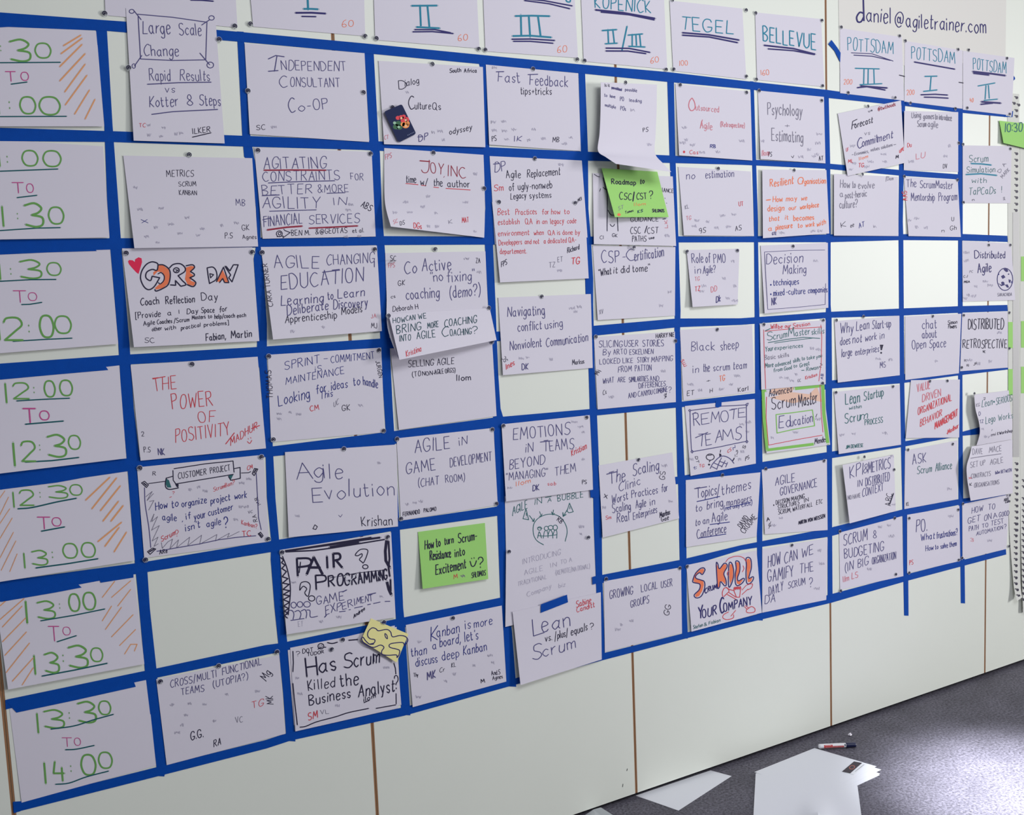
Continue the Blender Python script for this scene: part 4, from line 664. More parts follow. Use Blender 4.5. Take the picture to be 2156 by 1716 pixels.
# column 6
ses('white sheet with pale red writing starting Outsourced', 'the sheet headed Outsourced', Q(1422, 176, 1580, 193, 1584, 338, 1430, 327), Q(1.8, 1.5, 4, 9), '''@ out
c r 2 500 70 450 140 430 250 470 345 530 345 575 280 560 160 510 70; t r1.05 128 590 338 1110 390 utsourced; t r1.05 150 690 745 960 790 Agile; l r 1.6 690 750 740 560; t r1.05 110 1150 710 1690 745 (Retrospective); t U1.4 78 915 1192 1038 1198 RB; t R1.1 84 452 1330 640 1338 Cas; e R 325 1285 26 30; s F 340 740 380 1010 300 1080 520 1130 1640 1040 740 1300 1090 1280''')
ses('white sheet reading no estimation, otherwise empty', 'the no estimation sheet', Q(1428, 351, 1581, 361, 1587.6, 497, 1440, 495.5), Q(1.8, 1.5, 3, 8), '''@ a3
t B1.05 62 1715 1455 1780 1450 no; t B1.05 58 1870 1446 2098 1432 estimation
@ b3
t K1.1 42 1820 275 1870 268 9S; t R1.1 36 2140 55 2175 50 UT; t K1.1 38 2112 255 2160 245 AS; t r 32 1715 167 1752 163 TG; t G 32 1705 80 1735 70 KL; s F 1800 170 1890 180 1960 230 2010 130 2100 120 2060 220 1780 215''')
ses('small white sheet asking about the role of PMO in agile', 'the role of PMO sheet', Q(1445.4, 526.5, 1557, 523.5, 1553, 641, 1458.4, 646.5), Q(2.5, 1.8, 7, 14), '''@ b3
t B1.05 74 1760 515 1850 510 Role; t B1.05 72 1872 512 1908 508 of; t B1.05 70 1938 515 2030 512 PMO; t B1.05 60 1785 602 1828 600 in; t B1.05 60 1850 600 1950 590 Agile?; t r 32 1785 662 1820 658 TG; t R1.2 36 1785 745 1825 738 TZ; t r1.2 42 1915 752 1960 742 DD; t B1.6 50 1955 838 1990 826 Dk; s F 2095 500 2110 700 2050 800 1860 700 1840 745 2110 820 2020 640''')
ses('white sheet reading Black sheep in the scrum team', 'the black sheep sheet', Q(1431.7, 695, 1583.5, 684, 1589, 825, 1439, 843), Q(1.5, 1.5, 2, 2.4), '''@ b3
t B1.05 70 1755 1226 1942 1220 Black; t B1.05 70 1995 1222 2135 1205 sheep; t B1.05 60 1768 1408 1812 1402 in; t B1.05 66 1852 1398 1902 1392 the; t B1.05 60 1935 1392 2065 1380 scrum; t B1.05 60 2095 1378 2200 1368 team; t O1.2 44 1985 1476 2025 1468 TG; t K1.1 38 1720 1592 1775 1582 ET; r R1.1 40 1718 1345 1690 1295 ms; t K 30 1875 1485 1905 1478 +; t K1.1 30 1905 1568 1925 1560 H; t K1.2 36 2135 1560 2215 1545 Karl; s F 1750 1500 1830 1545 2000 1540 2080 1500 2130 1430''')
ses('white sheet reading REMOTE TEAMS in a drawn frame above a small globe', 'the remote teams sheet', Q(1442, 855, 1589, 840, 1591.5, 976, 1454, 1002), Q(1.8, 1.5, 3, 6), '''@ rem
l B 1.8 245 245 500 210 780 180 905 152 1200 140 1430 125 1430 600 1435 900 1250 935 850 1020 290 1120 262 1090 240 700 230 270 245 245; l B 1.7 200 245 225 222 250 245 228 272 200 245; l B 1.7 1410 125 1440 95 1470 90 1445 150 1410 125; l B 1.7 250 1120 275 1090 300 1120 278 1150 250 1120; l B 1.7 1412 905 1440 880 1465 905 1440 935 1412 905
t B1.05 265 315 565 440 555 R; l B 1.8 280 320 350 285; t B1.05 215 480 550 640 520 E; t B1.05 215 680 505 860 495 M; t B1.05 230 890 500 1050 480 O; t B1.05 225 1090 440 1210 430 T; l B 1.8 1070 240 1230 205; t B1.05 195 1260 400 1410 385 E
t B1.05 260 390 1015 560 1000 T; l B 1.8 345 825 610 710; t B1.05 230 575 990 690 965 E; t B1.05 240 770 935 910 890 A; t B1.05 215 930 870 1150 855 M; t B1.05 265 1190 880 1320 860 S
o K 1.8 660 1235 85 66; l K 1.8 610 1200 690 1190; l K 2 640 1340 660 1300; e K 635 1395 24 20; c B 1.9 660 1480 720 1370 850 1240 960 1215 1080 1270 1165 1370; l B 1.7 850 1320 1010 1380; l B 1.7 730 1355 920 1440; l B 1.7 700 1440 800 1490; l B 1.7 900 1250 830 1400 800 1500; l B 1.7 980 1310 900 1450; l B 1.7 1030 1350 990 1445; f K 1118 1320 1170 1240 1180 1270 1140 1335; f K 850 1160 890 1165 905 1220 855 1225; l K 1.6 885 1085 872 1140; b K 1215 1095 1245 1225 ?; b K 1190 1180 1200 1240 !
t R1.2 58 425 1452 530 1445 TG; t K1.1 72 1408 1315 1490 1265 PS; t R1.1 66 1030 1150 1110 1100 CS; r K1.2 54 340 1225 370 1360 DT; r K1.2 60 1395 1060 1420 1000 S; t U 66 300 1500 370 1480 t; t U1.1 60 1150 1090 1190 1040 N; s F 260 1275 1470 490 1460 700 1340 540 1350 1120 1290 1280''')
ses('white sheet of topics and themes to bring managers to an agile conference', 'the conference topics sheet', Q(1444, 1011, 1601, 994.5, 1593, 1130, 1444.7, 1152), Q(1.6, 1.5, 3, 4), '''@ c3
t B1.05 86 1797 802 1958 775 Topics; l B 2 1780 728 1880 712; t B1.05 80 1962 790 2235 725 /themes; l U 1.9 1800 832 1900 810 1985 790; t B1.05 62 1790 915 1838 905 to; t B1.05 70 1882 895 2010 868 bring; t B1.05 56 2042 868 2240 828 managers; l U 1.7 2040 882 2235 838; t U1.05 36 2020 905 2245 858 (not only CxOs); t B1.05 58 1788 1028 1895 1008 to an; t B1.05 74 1922 1000 2045 978 Agile; l U 1.8 1905 1018 2065 998; t B1.05 74 1802 1132 2035 1080 Conference; l U 1.8 1820 1128 2035 1095
@ c4
r K1.2 42 8 1022 60 945 DAVID; r K1.2 42 28 1062 122 940 CROOME''')
ses('white sheet with orange filled bubble letters SKILL YOUR COMPANY', 'the orange bubble letters sheet', Q(1445, 1190, 1593, 1159, 1604, 1290, 1456, 1330), Q(1.6, 1.6, 6, 8), '''@ ski
f O 460 425 400 440 310 530 270 640 280 680 370 705 410 745 390 830 300 930 320 970 380 950 440 850 470 740 460 670 420 650 330 615 315 570 390 500 440 525 475 460
f O 715 345 760 440 850 345 900 345 895 400 840 520 880 640 880 730 820 670 780 680 760 780 738 780 728 600
f O 960 345 1000 345 1025 450 1020 600 970 730 950 600; f O 1085 305 1130 305 1145 360 1140 480 1100 600 1130 665 1220 630 1150 730 1095 710 1075 560; f O 1285 250 1320 235 1355 270 1362 400 1330 520 1310 620 1390 600 1370 670 1310 690 1290 600 1285 400
c D 2.2 490 440 465 412 400 428 310 520 262 640 270 690 370 710 400 745 380 830 290 920 300 970 350 985 420 950 470 850 490 740 475 670 430 648 330 615 312 570 385 505 440 540 490 460 490 440
c D 2.2 705 330 735 335 765 430 850 330 905 340 910 400 850 520 890 640 895 740 860 750 800 680 780 690 770 770 735 800 722 650 705 330; c D 2.2 950 330 1000 325 1035 450 1030 600 985 735 945 775 935 600 950 330; c D 2.2 1075 290 1130 290 1155 350 1150 480 1110 600 1130 660 1220 610 1240 640 1190 710 1110 750 1070 700 1065 550 1085 420 1075 290; c D 2.2 1270 240 1320 212 1365 260 1375 400 1345 520 1325 612 1400 580 1415 610 1380 680 1320 718 1280 680 1270 500 1280 360 1270 240
t D2 92 490 895 715 805 CRUM; t D1.8 230 370 1395 450 1350 Y; t D1.8 165 445 1375 710 1290 OUR; b D1.8 780 975 850 1262 C; t D1.8 155 850 1245 1380 1105 OMPANY
c R 1.5 885 300 950 230 1100 190 1220 220 1270 290; c R 1.5 1200 490 1232 430 1215 370; c R 1.5 940 470 915 520 930 560; c R 1.8 900 780 950 820 1040 845; c R 1.8 830 960 820 890 850 810 900 790 950 850 900 910 850 960; l R 1.7 945 880 1080 970; l R 1.7 910 915 1080 1010; l R 1.7 1040 790 1050 870 1090 970 1150 970 1170 800; l R 2.4 1040 830 1060 780 1070 825 1090 775 1105 820 1120 770 1140 820 1160 765 1175 815; l R 1.3 1195 835 1280 740; c R 1.5 1290 740 1340 722 1395 720 1375 790 1310 830; l R 1.4 1195 920 1310 815; c R 1.6 940 1250 850 1300 830 1360 890 1395 960 1390 1030 1360 1035 1300; l R 1.5 985 1330 1075 1220; c R 1.6 1320 1180 1280 1215 1285 1255 1340 1268 1430 1250 1440 1190 1380 1148 1320 1180; l R 1.5 1240 1150 1300 1205; l R 1.5 1260 1130 1330 1180
t N1.2 64 268 1575 445 1525 Stefan; t N1.2 56 480 1520 525 1508 &; t N1.2 62 565 1490 780 1435 Fabian''')
# column 7
ses('white sheet reading Psychology + Estimating in grey', 'the psychology sheet', Q(1595.4, 190.7, 1734.7, 204, 1738, 344, 1601.5, 335), Q(1.5, 1.5, 4, 8), '''@ a4
t G1.1 92 205 872 465 885 Psychology; t G1.1 44 335 975 368 975 +; t G1.1 90 235 1072 472 1085 Estimating; t r1.2 42 160 1188 215 1182 Ilom; t K1.1 32 210 1192 235 1190 PS; t K1.1 26 385 1205 405 1200 v; t K1.2 34 595 1225 625 1220 AT; s F 170 1075 600 1020 590 1090 520 1140 460 1195 580 1175 560 1190''')
ses('white sheet in orange handwriting about the resilient organisation', 'the resilient organisation sheet', Q(1605, 357, 1740, 358, 1746, 491.5, 1606.5, 501.5), Q(8, 1.8, 4, 12), '''@ res
t O1.4 160 420 525 600 525 Res; t O1.4 160 640 515 910 470 ilient; t O1.4 150 1005 485 1120 480 O; t O1.4 120 1105 480 1600 465 rganisation; l O 2.4 340 822 430 812; t O1.4 115 480 862 680 852 How; t O1.4 105 760 842 990 830 may; t O1.4 95 1085 832 1200 815 we; t O1.4 120 370 1062 710 1040 design; t O1.4 95 820 1032 970 1022 our; t O1.4 105 1060 1020 1450 965 workplace; t O1.4 105 400 1272 610 1250 that; t O1.2 100 740 1235 805 1230 it; t O1.5 110 920 1262 1350 1235 becomes; t O1.4 100 385 1472 455 1465 a; t O1.4 110 540 1455 890 1405 pleasure; t O1.4 100 1012 1412 1100 1402 to; t O1.4 95 1180 1395 1360 1372 work; t O1.4 105 1420 1385 1600 1325 with; t B1.5 56 465 1562 550 1555 GTE; s F 680 1520 1340 1480 1480 1470''')
ses('white sheet titled Decision Making inside a thin drawn frame', 'the decision making sheet', Q(1601.5, 517, 1743, 511, 1744, 648, 1610, 660), Q(2, 1.6, 5, 10), '''@ b4
l B 1.1 180 400 400 388 640 385; l B 1.1 180 400 205 838 420 822 642 800 645 640; t B1.05 78 195 492 470 478 Decision; t B1.05 70 320 568 495 558 Making; t U1.2 48 248 655 440 645 techniques; e U 228 650 6 7; e U 228 722 6 7; t U1.2 46 248 735 330 728 mixed; t U1.2 46 345 725 490 718 -culture; t U1.2 46 512 715 658 705 companies; t B1.5 52 235 805 270 798 NK; s F 570 470''')
ses('white sheet in dark green about ScrumMaster skills in a red frame', 'the ScrumMaster skills sheet', Q(1600, 682.6, 1738.5, 674, 1738.5, 809, 1603, 820.6), Q(3.4, 3, 4, 5), '''@ sms
l R 1.4 330 295 900 240 1610 198; l R 1.3 1590 150 1612 420 1600 1000 1545 1420; l R 1.4 300 260 315 900 345 1595; t R1.3 100 460 242 600 230 Will; t R1.3 90 630 235 720 225 be; t R1.3 84 780 218 910 205 our; t R1.3 86 965 210 1340 165 Session; t N1.05 190 380 500 500 485 S; l N 1.8 335 285 450 235; t N1.05 160 520 480 820 425 crum; t N1.05 205 860 418 990 408 M; t N1.05 150 1020 405 1340 355 aster; t N1.05 130 1385 372 1660 345 skills; l N 1.6 400 552 800 480 1200 432 1570 455; l N 1.4 545 562 900 510 1400 450
t N1.1 110 335 752 515 722 Your; t N1.1 92 545 718 1180 655 experiences; t G1.2 105 320 940 570 912 Basic; t G1.2 90 630 905 870 862 skills; t N1.1 108 335 1122 515 1098 More; t N1.1 92 560 1098 910 1030 advanced; t N1.1 86 970 1002 1120 972 skills; t N1.1 80 1165 948 1225 940 to; t N1.1 80 1278 938 1445 905 take; t N1.1 80 1490 908 1610 875 you; t N1.1 84 520 1222 720 1185 from; t N1.1 84 765 1182 930 1148 Good; t N1.1 80 980 1118 1050 1105 to; t N1.1 90 1118 1112 1330 1055 Great; l N 1.6 1155 1180 1215 1175; t N1.1 92 1265 1192 1530 1148 Rowan; t R1.2 76 1245 1382 1500 1305 Kristian; r U1.1 60 1640 1380 1650 1260 AB; r K 50 1600 1130 1620 1040 TJ; t G 60 1070 1440 1140 1430 GC; e U 1615 1472 24 16; s F 1400 680 1540 700 700 1340 830 1350 950 1415 1040 1260''')
ses('white sheet with a thick green border and a boxed Education', 'the green bordered education sheet', Q(1603, 819, 1733, 810, 1748, 936.4, 1614, 954.4), Q(2, 1.8, 4, 8), '''@ c4
f q 215 25 400 -15 520 0 580 -60 620 60 520 40 400 70; l n 6.5 168 -55 178 200 200 425; l n 6 200 425 380 402 555 380; l n 7 622 -120 632 150 662 372; l R 1.4 195 20 192 180 210 388 430 345 620 312; l R 1.3 602 -100 612 150 625 290
l n 2 268 155 400 140 545 120 562 240 400 268 275 296 268 155; t B1.1 86 290 258 375 245 Ed; t B1.1 70 380 245 545 212 ucation; t K1.2 42 562 378 650 362 Mendes; l K 1.2 570 175 580 150; s F 590 190 240 330 420 290
@ b4
l n 7 412 1440 622 1416; f q 210 1470 250 1435 408 1420 390 1470 330 1500; t K1.2 56 215 1500 385 1468 Advanced; t K1.05 92 235 1602 415 1572 Scrum; t K1.05 96 440 1580 580 1550 Master; l n 5 165 1450 190 1460''')
ses('white sheet titled AGILE GOVERNANCE with small notes beneath', 'the agile governance sheet', Q(1604, 989, 1741, 968, 1742.5, 1116, 1610.6, 1125), Q(1.6, 1.6, 2.6, 4), '''@ c4
t B1.1 64 262 696 410 664 AGILE; t B1.1 60 300 772 580 702 GOVERNANCE; t K1.1 32 268 842 370 818 DECISION; t K1.1 32 385 815 485 792 MAKING; e K 250 845 5 6; t K1.1 30 280 877 445 838 STRUCTURES; t K1.1 30 485 825 515 815 IN; t K1.1 32 285 917 382 895 SCRUM,; t K1.1 30 395 892 545 852 WATERFALL; t K1.1 30 575 842 620 830 ETC; t K1.6 26 440 992 500 978 MARTIN; t K1.6 26 510 975 640 940 VON WEISSEN; t K1.6 28 198 968 218 960 A; t K 30 210 1025 230 1000 SC; s F 310 945 250 1000''')
ses('white sheet asking HOW CAN WE GAMIFY THE DAYLY SCRUM', 'the gamify sheet', Q(1605, 1156, 1742.5, 1133, 1739.7, 1263, 1604.8, 1290), Q(1.5, 1.5, 2, 2.6), '''@ c4
t B1.05 92 207 1322 302 1290 HOW; t B1.05 78 332 1288 430 1255 CAN; t B1.05 74 462 1248 550 1215 WE; t B1.05 86 207 1432 400 1388 GAMIFY; t B1.05 70 448 1368 552 1345 THE; t B1.05 66 215 1532 320 1495 DAYLY; t B1.05 52 360 1482 490 1448 SCRUM; b B1.1 522 1400 545 1470 ?; t B1.1 60 182 1597 260 1582 DA; s F 600 1190 620 1290 580 1480''')
# column 8
ses('crooked white sheet reading Forecast vs Commitment, tilted to the left', 'the tilted forecast sheet', Q(1764, 239, 1897, 211.5, 1905, 343, 1784.6, 370.5), Q(2.6, 6, 8, 10), '''@ for
t K1.4 150 412 692 500 650 F; t K1.3 130 475 665 830 555 orecast; t G 84 670 805 775 795 vs; t B1.4 190 535 1078 625 1045 C; t B1.3 165 625 1045 940 940 ommit; t B1.3 150 940 950 1235 855 ment; t G1.1 66 472 1215 755 1155 Economics,; t G1.1 66 792 1135 970 1095 values; t G1.1 66 1005 1085 1230 1025 solutions; l G 1.4 1255 1000 1300 992; l G 1.4 420 1200 445 1195; t M1.2 76 935 320 1290 215 @twthouds; t R1.2 68 345 1362 440 1355 ML; t O1.2 62 568 1308 732 1262 Ilom; t R1.3 82 550 1455 652 1445 TG; t R1.5 62 1372 1165 1460 1108 UPE; t K1.8 60 1298 1278 1350 1268 M; t r 70 302 1140 350 1120 UF; t K1.2 44 750 345 825 320 us; s F 440 1020 1060 1190 1080 1335 720 1440 470 1370 800 1340 400 1500''')
ses('white sheet asking how to evolve a post-heroic culture', 'the post heroic culture sheet', Q(1756, 366, 1891, 372, 1891.7, 497, 1756, 496), Q(7, 1.6, 2.4, 9), '''@ a4
t G1.2 58 757 1427 828 1430 How; t G1.2 52 850 1432 872 1432 to; t G1.2 50 895 1437 1015 1432 evolve; t G1.2 48 757 1502 778 1500 a; t G1.2 50 795 1512 958 1496 post-heroic; t G1.2 58 752 1587 888 1578 culture?; l G 1.2 1105 1382 1108 1345 1130 1345; t G 26 1115 1375 1160 1370 Dam
@ b4
t K 36 765 215 800 205 K; t K 30 835 215 860 205 ee; t U1.2 38 900 220 940 205 AT; s F 1020 205''')
ses('white sheet on why lean start-up does not work in large enterprises', 'the why lean start-up sheet', Q(1757, 676, 1893.7, 664.6, 1894.5, 790, 1764, 805.6), Q(2, 1.5, 2.4, 7), '''@ b4
t B1.05 76 758 1022 855 1010 Why; t B1.05 70 880 1000 975 984 Lean; t B1.05 66 1000 988 1140 972 Start-up; t B1.05 64 758 1112 832 1098 does; t B1.05 64 852 1094 920 1084 not; t B1.05 56 948 1080 1032 1066 work; t B1.05 52 1060 1064 1090 1058 in; t B1.05 60 767 1200 845 1188 large; t B1.05 52 872 1188 1050 1158 enterprises; f K 1058 1106 1086 1106 1074 1148 1064 1148; e K 1068 1168 7 8; t B1.1 44 1060 1285 1102 1275 MS; s F 1050 1215 1140 1220''')
ses('white sheet reading Lean Startup within Scrum PROCESS in green', 'the green lean startup sheet', Q(1756, 825.5, 1894.5, 810, 1897, 936.4, 1766, 956), Q(2, 1.5, 3, 8), '''@ b4
t N1.2 84 797 1562 905 1545 Lean; t N1.2 66 937 1532 1085 1496 Startup
@ c4
t N1.2 26 825 118 918 104 within; t N1.2 72 792 222 905 200 Scru; t N1.2 66 912 195 962 185 m; t N1.2 40 945 236 1080 215 PROCESS; t N1.4 24 800 415 930 400 JIM DEWEESE; s F 860 300 770 310 1100 295''')
ses('white sheet about KPI and METRICS in distributed context, left edge standing off', 'the KPI and metrics sheet', Q(1774, 979, 1882, 957, 1886, 1076, 1789, 1102), Q(16, 3, 4, 22), '''@ c4
t B1.05 88 832 642 928 608 KPI; t B1.05 62 935 602 968 594 &; t B1.05 78 968 600 1138 562 METRICS; t B1.05 48 890 706 922 698 IN; t B1.05 62 950 698 1130 658 DISTRIBUTED; t B1.05 60 925 780 1085 735 CONTEXT; t G1.2 32 815 805 910 785 NO HAVE; r K1.1 40 1140 850 1150 760 ABC; l K 2.6 1132 840 1162 755; s F 1150 470 1165 840''')
ses('white sheet titled SCRUM & BUDGETING in big organization', 'the scrum and budgeting sheet', Q(1767, 1121.6, 1898.6, 1087, 1902, 1213, 1768.7, 1242), Q(1.5, 1.5, 1.8, 1.8), '''@ c4
t B1.05 82 782 1152 962 1108 SCRUM; b B1.05 1008 1040 1032 1095 8; t B1.05 72 790 1252 1088 1192 BUDGETING; t B1.05 64 795 1352 855 1335 (IN; t B1.05 62 892 1320 970 1300 BIG; t B1.05 54 1000 1298 1180 1252 ORGANIZATION; t r1.2 46 780 1432 892 1392 Ilm LS; s F 1060 1010 1130 1000 1150 1080 980 1330''')
# column 9
ses('white sheet with small grey writing about using games', 'the using games sheet', Q(1904, 233.6, 2017.5, 236, 2017.5, 362, 1903, 358), Q(10, 1.6, 2, 2.4), '''@ a4
t G1.3 44 1300 900 1370 895 Using; t G1.3 44 1390 905 1470 905 games; t G1.3 44 1480 908 1605 920 to introduce; t G1.3 46 1345 965 1410 965 Scrum; t G1.3 46 1425 965 1500 972 agile; t R1.1 32 1268 1122 1298 1118 Du; t r1.1 44 1335 1215 1400 1200 LU; t K 32 1540 1282 1570 1280 DV; s F 1300 1230 1560 1190 1590 1110''')
ses('white sheet titled The ScrumMaster Mentorship Program', 'the mentorship program sheet', Q(1903, 372, 2016.7, 379, 2023, 499, 1913, 497), Q(1.5, 1.5, 2.4, 6), '''@ a4
t B1.05 58 1262 1425 1335 1425 The; t B1.05 58 1365 1430 1612 1438 ScrumMaster; t B1.05 60 1297 1527 1475 1530 Mentorship; t B1.05 60 1507 1530 1645 1525 Program; r R1.3 34 1268 1525 1262 1455 AAS
@ b4
t K 32 1605 165 1622 165 U; t K 32 1595 235 1640 230 Gh; t K 26 1530 250 1548 250 n; s F 1340 145 1290 160 1340 210 1410 215''')
ses('white sheet reading chat about Open Space', 'the open space sheet', Q(1905.6, 666, 2024, 660.5, 2019, 786, 1906, 800), Q(1.5, 1.5, 2, 3), '''@ b4
t B1.05 68 1382 988 1490 980 chat; t B1.05 66 1382 1057 1490 1050 about; t B1.05 68 1305 1140 1408 1130 Open; t B1.05 66 1435 1132 1560 1122 Space; t K1.2 30 1575 952 1645 945 Simon; t K1.2 30 1580 982 1642 978 Powers; s F 1490 1230''')
ses('white sheet of red slanted capitals about value driven behaviour', 'the red value driven sheet', Q(1918, 800.5, 2021, 799, 2019.5, 921, 1907, 922.6), Q(2.4, 1.8, 5, 5), '''@ b4
t r1.3 58 1342 1467 1440 1440 VALUE; t r1.3 54 1382 1542 1522 1495 DRIVEN; t R1.2 52 1348 1642 1605 1530 ORGANIZATIONAL
@ c4
t R1.2 50 1365 245 1530 165 BEHAVIOR; t R1.6 50 1478 268 1648 165 MANAGEMENT; t R1.3 36 1575 305 1655 255 Madhur; l R 1.6 1568 300 1580 292''')
ses('white sheet starting with ASK, otherwise nearly empty', 'the ASK sheet', Q(1905.6, 949, 2016, 927, 2016, 1051, 1904, 1072), Q(1.5, 1.5, 1.8, 1.8), '''@ c4
t B1.05 76 1308 535 1410 518 ASK; t N1 58 1342 606 1452 592 Scrum; t N1 60 1482 586 1605 566 Alliance; t K 26 1260 850 1280 845 KL; s F 1590 720''')
ses('white sheet headed PO. with blue questions about frustrations', 'the PO frustrations sheet', Q(1910, 1084, 2020, 1065, 2021.7, 1181, 1910, 1207), Q(1.5, 1.5, 1.8, 1.8), '''@ c4
t B1.05 92 1335 1052 1418 1040 PO.; t U1.1 50 1372 1117 1475 1098 What; t U1.1 50 1490 1100 1650 1072 frustrations?; t U1.1 40 1408 1195 1465 1185 How; t U1.1 38 1480 1182 1502 1178 to; t U1.1 40 1522 1178 1642 1155 solve them; t R1.1 36 1285 1302 1312 1295 PS; s F 1600 930''')
# column 10
ses('white sheet reading Scrum Simulation with two teal underlines', 'the Scrum simulation sheet', Q(2027, 306, 2130, 307.5, 2127.5, 428, 2027, 427.5), Q(1.8, 1.8, 2.4, 2), '''@ e1
t N1 96 335 1062 595 1060 Scrum; l T 3.2 358 1085 500 1090 642 1106; t N1 84 300 1212 692 1205 Simulation; l T 3.2 288 1238 500 1226 718 1250; t N1 74 372 1352 572 1352 with; t N1 100 330 1522 700 1500 TaPCaDs; b N1 785 1400 790 1485 !; t K1.1 30 378 1605 405 1602 n; t G 40 805 1592 840 1590 SL; r G1.2 44 800 1290 900 1180 MARK; r G1.2 44 765 1215 850 1090 D A''')
ses('white sheet titled Distributed Agile with a blue drawn globe', 'the blue globe sheet', Q(2026, 507, 2128.6, 512, 2137.7, 632, 2027, 635), Q(1.5, 1.5, 5, 3), '''@ e2
t D1.4 112 412 818 470 815 D; t D1.3 98 492 815 830 815 istributed; t D1.4 120 455 1018 640 1000 Agile; o D 1.8 832 1110 108 155; f D 810 965 860 960 880 1000 850 1010 820 985; f D 775 1070 810 1045 840 1080 800 1105; f D 880 1110 915 1120 905 1165 885 1150; f D 735 1160 780 1185 820 1150 830 1190 780 1205; f D 830 1185 870 1180 890 1225 860 1225; e D 882 1038 10 10; e D 800 1160 22 18; e U 745 1040 8 12; e U 925 1150 8 16; t G1.2 40 728 1345 925 1338 SARACHIDA; t K 30 255 1085 310 1080 C.J; t K1.4 28 262 1160 342 1155 MGA; t G 32 340 1020 385 1015 PC; s F 300 850 300 735 430 1210 560 1140 630 1190 330 1330 400 1340 285 1370''')
ses('white sheet reading DISTRIBUTED RETROSPECTIVE in bold dark capitals', 'the retrospective sheet', Q(2026, 659.5, 2122, 656, 2122, 774, 2021.5, 781.6), Q(1.5, 1.5, 2, 2), '''@ e3
t K1.3 140 322 352 812 345 DISTRIBUTED; t K1.2 118 246 612 858 612 RETROSPECTIVE; t K 30 525 675 560 680 NC; t K 28 270 800 295 800 R; t K 28 300 870 330 865 FG; t K 34 395 855 450 840 JR; s F 340 780 470 830 630 800 760 400''')
ses('white sheet with pale green writing bulging outward above the contracts sheet', 'the bulging sheet at the right edge', [(2051, 831, 2124, 822, 16, 3), (2054, 862, 2127, 858, 22, 4), (2061, 888, 2131, 882, 24, 6), (2063, 912, 2131, 904, 22, 8), (2056, 938, 2130, 925, 15, 8)], None, '''@ e3
t N0.9 100 512 1432 655 1402 Lean; e N 680 1360 12 14; t N0.9 88 708 1400 930 1345 SERIOUS; t N0.9 100 565 1665 695 1630 Lego; t N0.9 84 742 1622 938 1588 Works; t K 34 535 1335 560 1330 2; t G 44 432 1430 480 1420 KG; t B 50 470 1555 492 1550 D; t B 44 480 1660 530 1650 TZ
@ e4
t K1.2 44 640 390 740 365 mit; t K1.1 44 755 365 935 325 Workshop; l G 1.2 602 410 655 290; s F 570 390 525 285''')
ses('white sheet about setting up agile contracts, left edge bowed outward', 'the agile contracts sheet', [(2046, 940, 2131.5, 925, 12, 5), (2042, 958, 2131.6, 945, 20, 5), (2035.5, 981, 2131.8, 966, 26, 5), (2036, 1004, 2132, 990, 24, 5), (2039, 1026, 2132, 1013, 22, 5), (2043.8, 1054.6, 2132, 1038.7, 18, 5)], None, '''@ e4
t G1.1 76 382 640 520 628 DAVE; t G1.1 74 612 612 782 590 MACE; l G 1.6 355 692 560 660 778 630; t G1.1 74 352 825 455 805 SET; t G1.1 66 490 800 550 785 UP; t G1.1 72 625 785 805 752 AGILE; t G1.1 60 362 972 632 935 CONTRACTS; t B1.6 44 702 912 755 900 btw; t B1 44 775 900 922 878 BETWEEN; t G1.1 60 405 1102 752 1050 ORGANISATIONS; t R 48 325 985 370 980 x; t K1.2 40 345 1075 372 1070 K''')
ses('white sheet on how to get on a good path to test automation', 'the test automation sheet', Q(2026, 1061.5, 2126, 1040.5, 2119, 1156, 2026.6, 1177), Q(1.5, 1.5, 1.8, 1.8), '''@ e4
t B1.05 80 370 1462 525 1420 HOW; t B1.05 74 602 1412 690 1395 TO; t B1.05 82 318 1602 482 1562 GET; t B1.05 78 542 1562 640 1535 ON; t B1.05 72 672 1530 722 1512 A; t B1.05 66 750 1512 885 1482 GOOD; t B1.05 64 332 1705 462 1680 PATH; t B1.05 60 517 1665 597 1642 TO; t B1.05 66 637 1632 812 1592 TEST; t K1.2 36 820 1290 890 1275 ABEL; t K1.3 32 838 1315 905 1300 Luke
@ e5
t B1.05 40 332 242 612 172 AUTOMATION; b B1.05 630 120 648 168 ?; t r1.1 34 270 300 300 305 3; s F 480 292''')

# ------------------------------------------------------------------ notes, card, hanging strips at the right edge
sheet('sticky_note', 'yellow sticky note turned on its corner with a wavy puzzle outline', 'the yellow note', Q(781, 1302, 860, 1335, 835, 1395, 760, 1348), Q(8, 8, 10, 8), '''@ has
c D 2 1395 270 1330 270 1270 220 1225 160 1205 190 1240 250 1320 300 1400 320 1500 285 1555 320 1520 380 1530 430 1620 445 1750 440 1760 480 1790 440 1800 370 1740 345 1650 320 1640 280 1700 255 1850 245 1880 290 1930 210 1890 150 1800 135 1690 155 1660 80 1600 40 1470 60 1430 30 1370 15 1310 70 1300 140 1340 185 1410 200 1400 250 1330 270
c D 1.8 1570 105 1600 130 1610 185 1580 160 1570 105''', m=M_yellow, cat='sticky note', p=1.0)
sheet('sticky_note', 'green sticky note with a time of 10:30 at the right edge of the picture', 'the 10:30 note', Q(2104, 254, 2174, 262, 2174, 316, 2113, 301), Q(4, 4, 10, 14), '''@ e1
t N1.6 118 835 645 1070 640 10:30''', m=M_green, cat='sticky note', p=1.2)

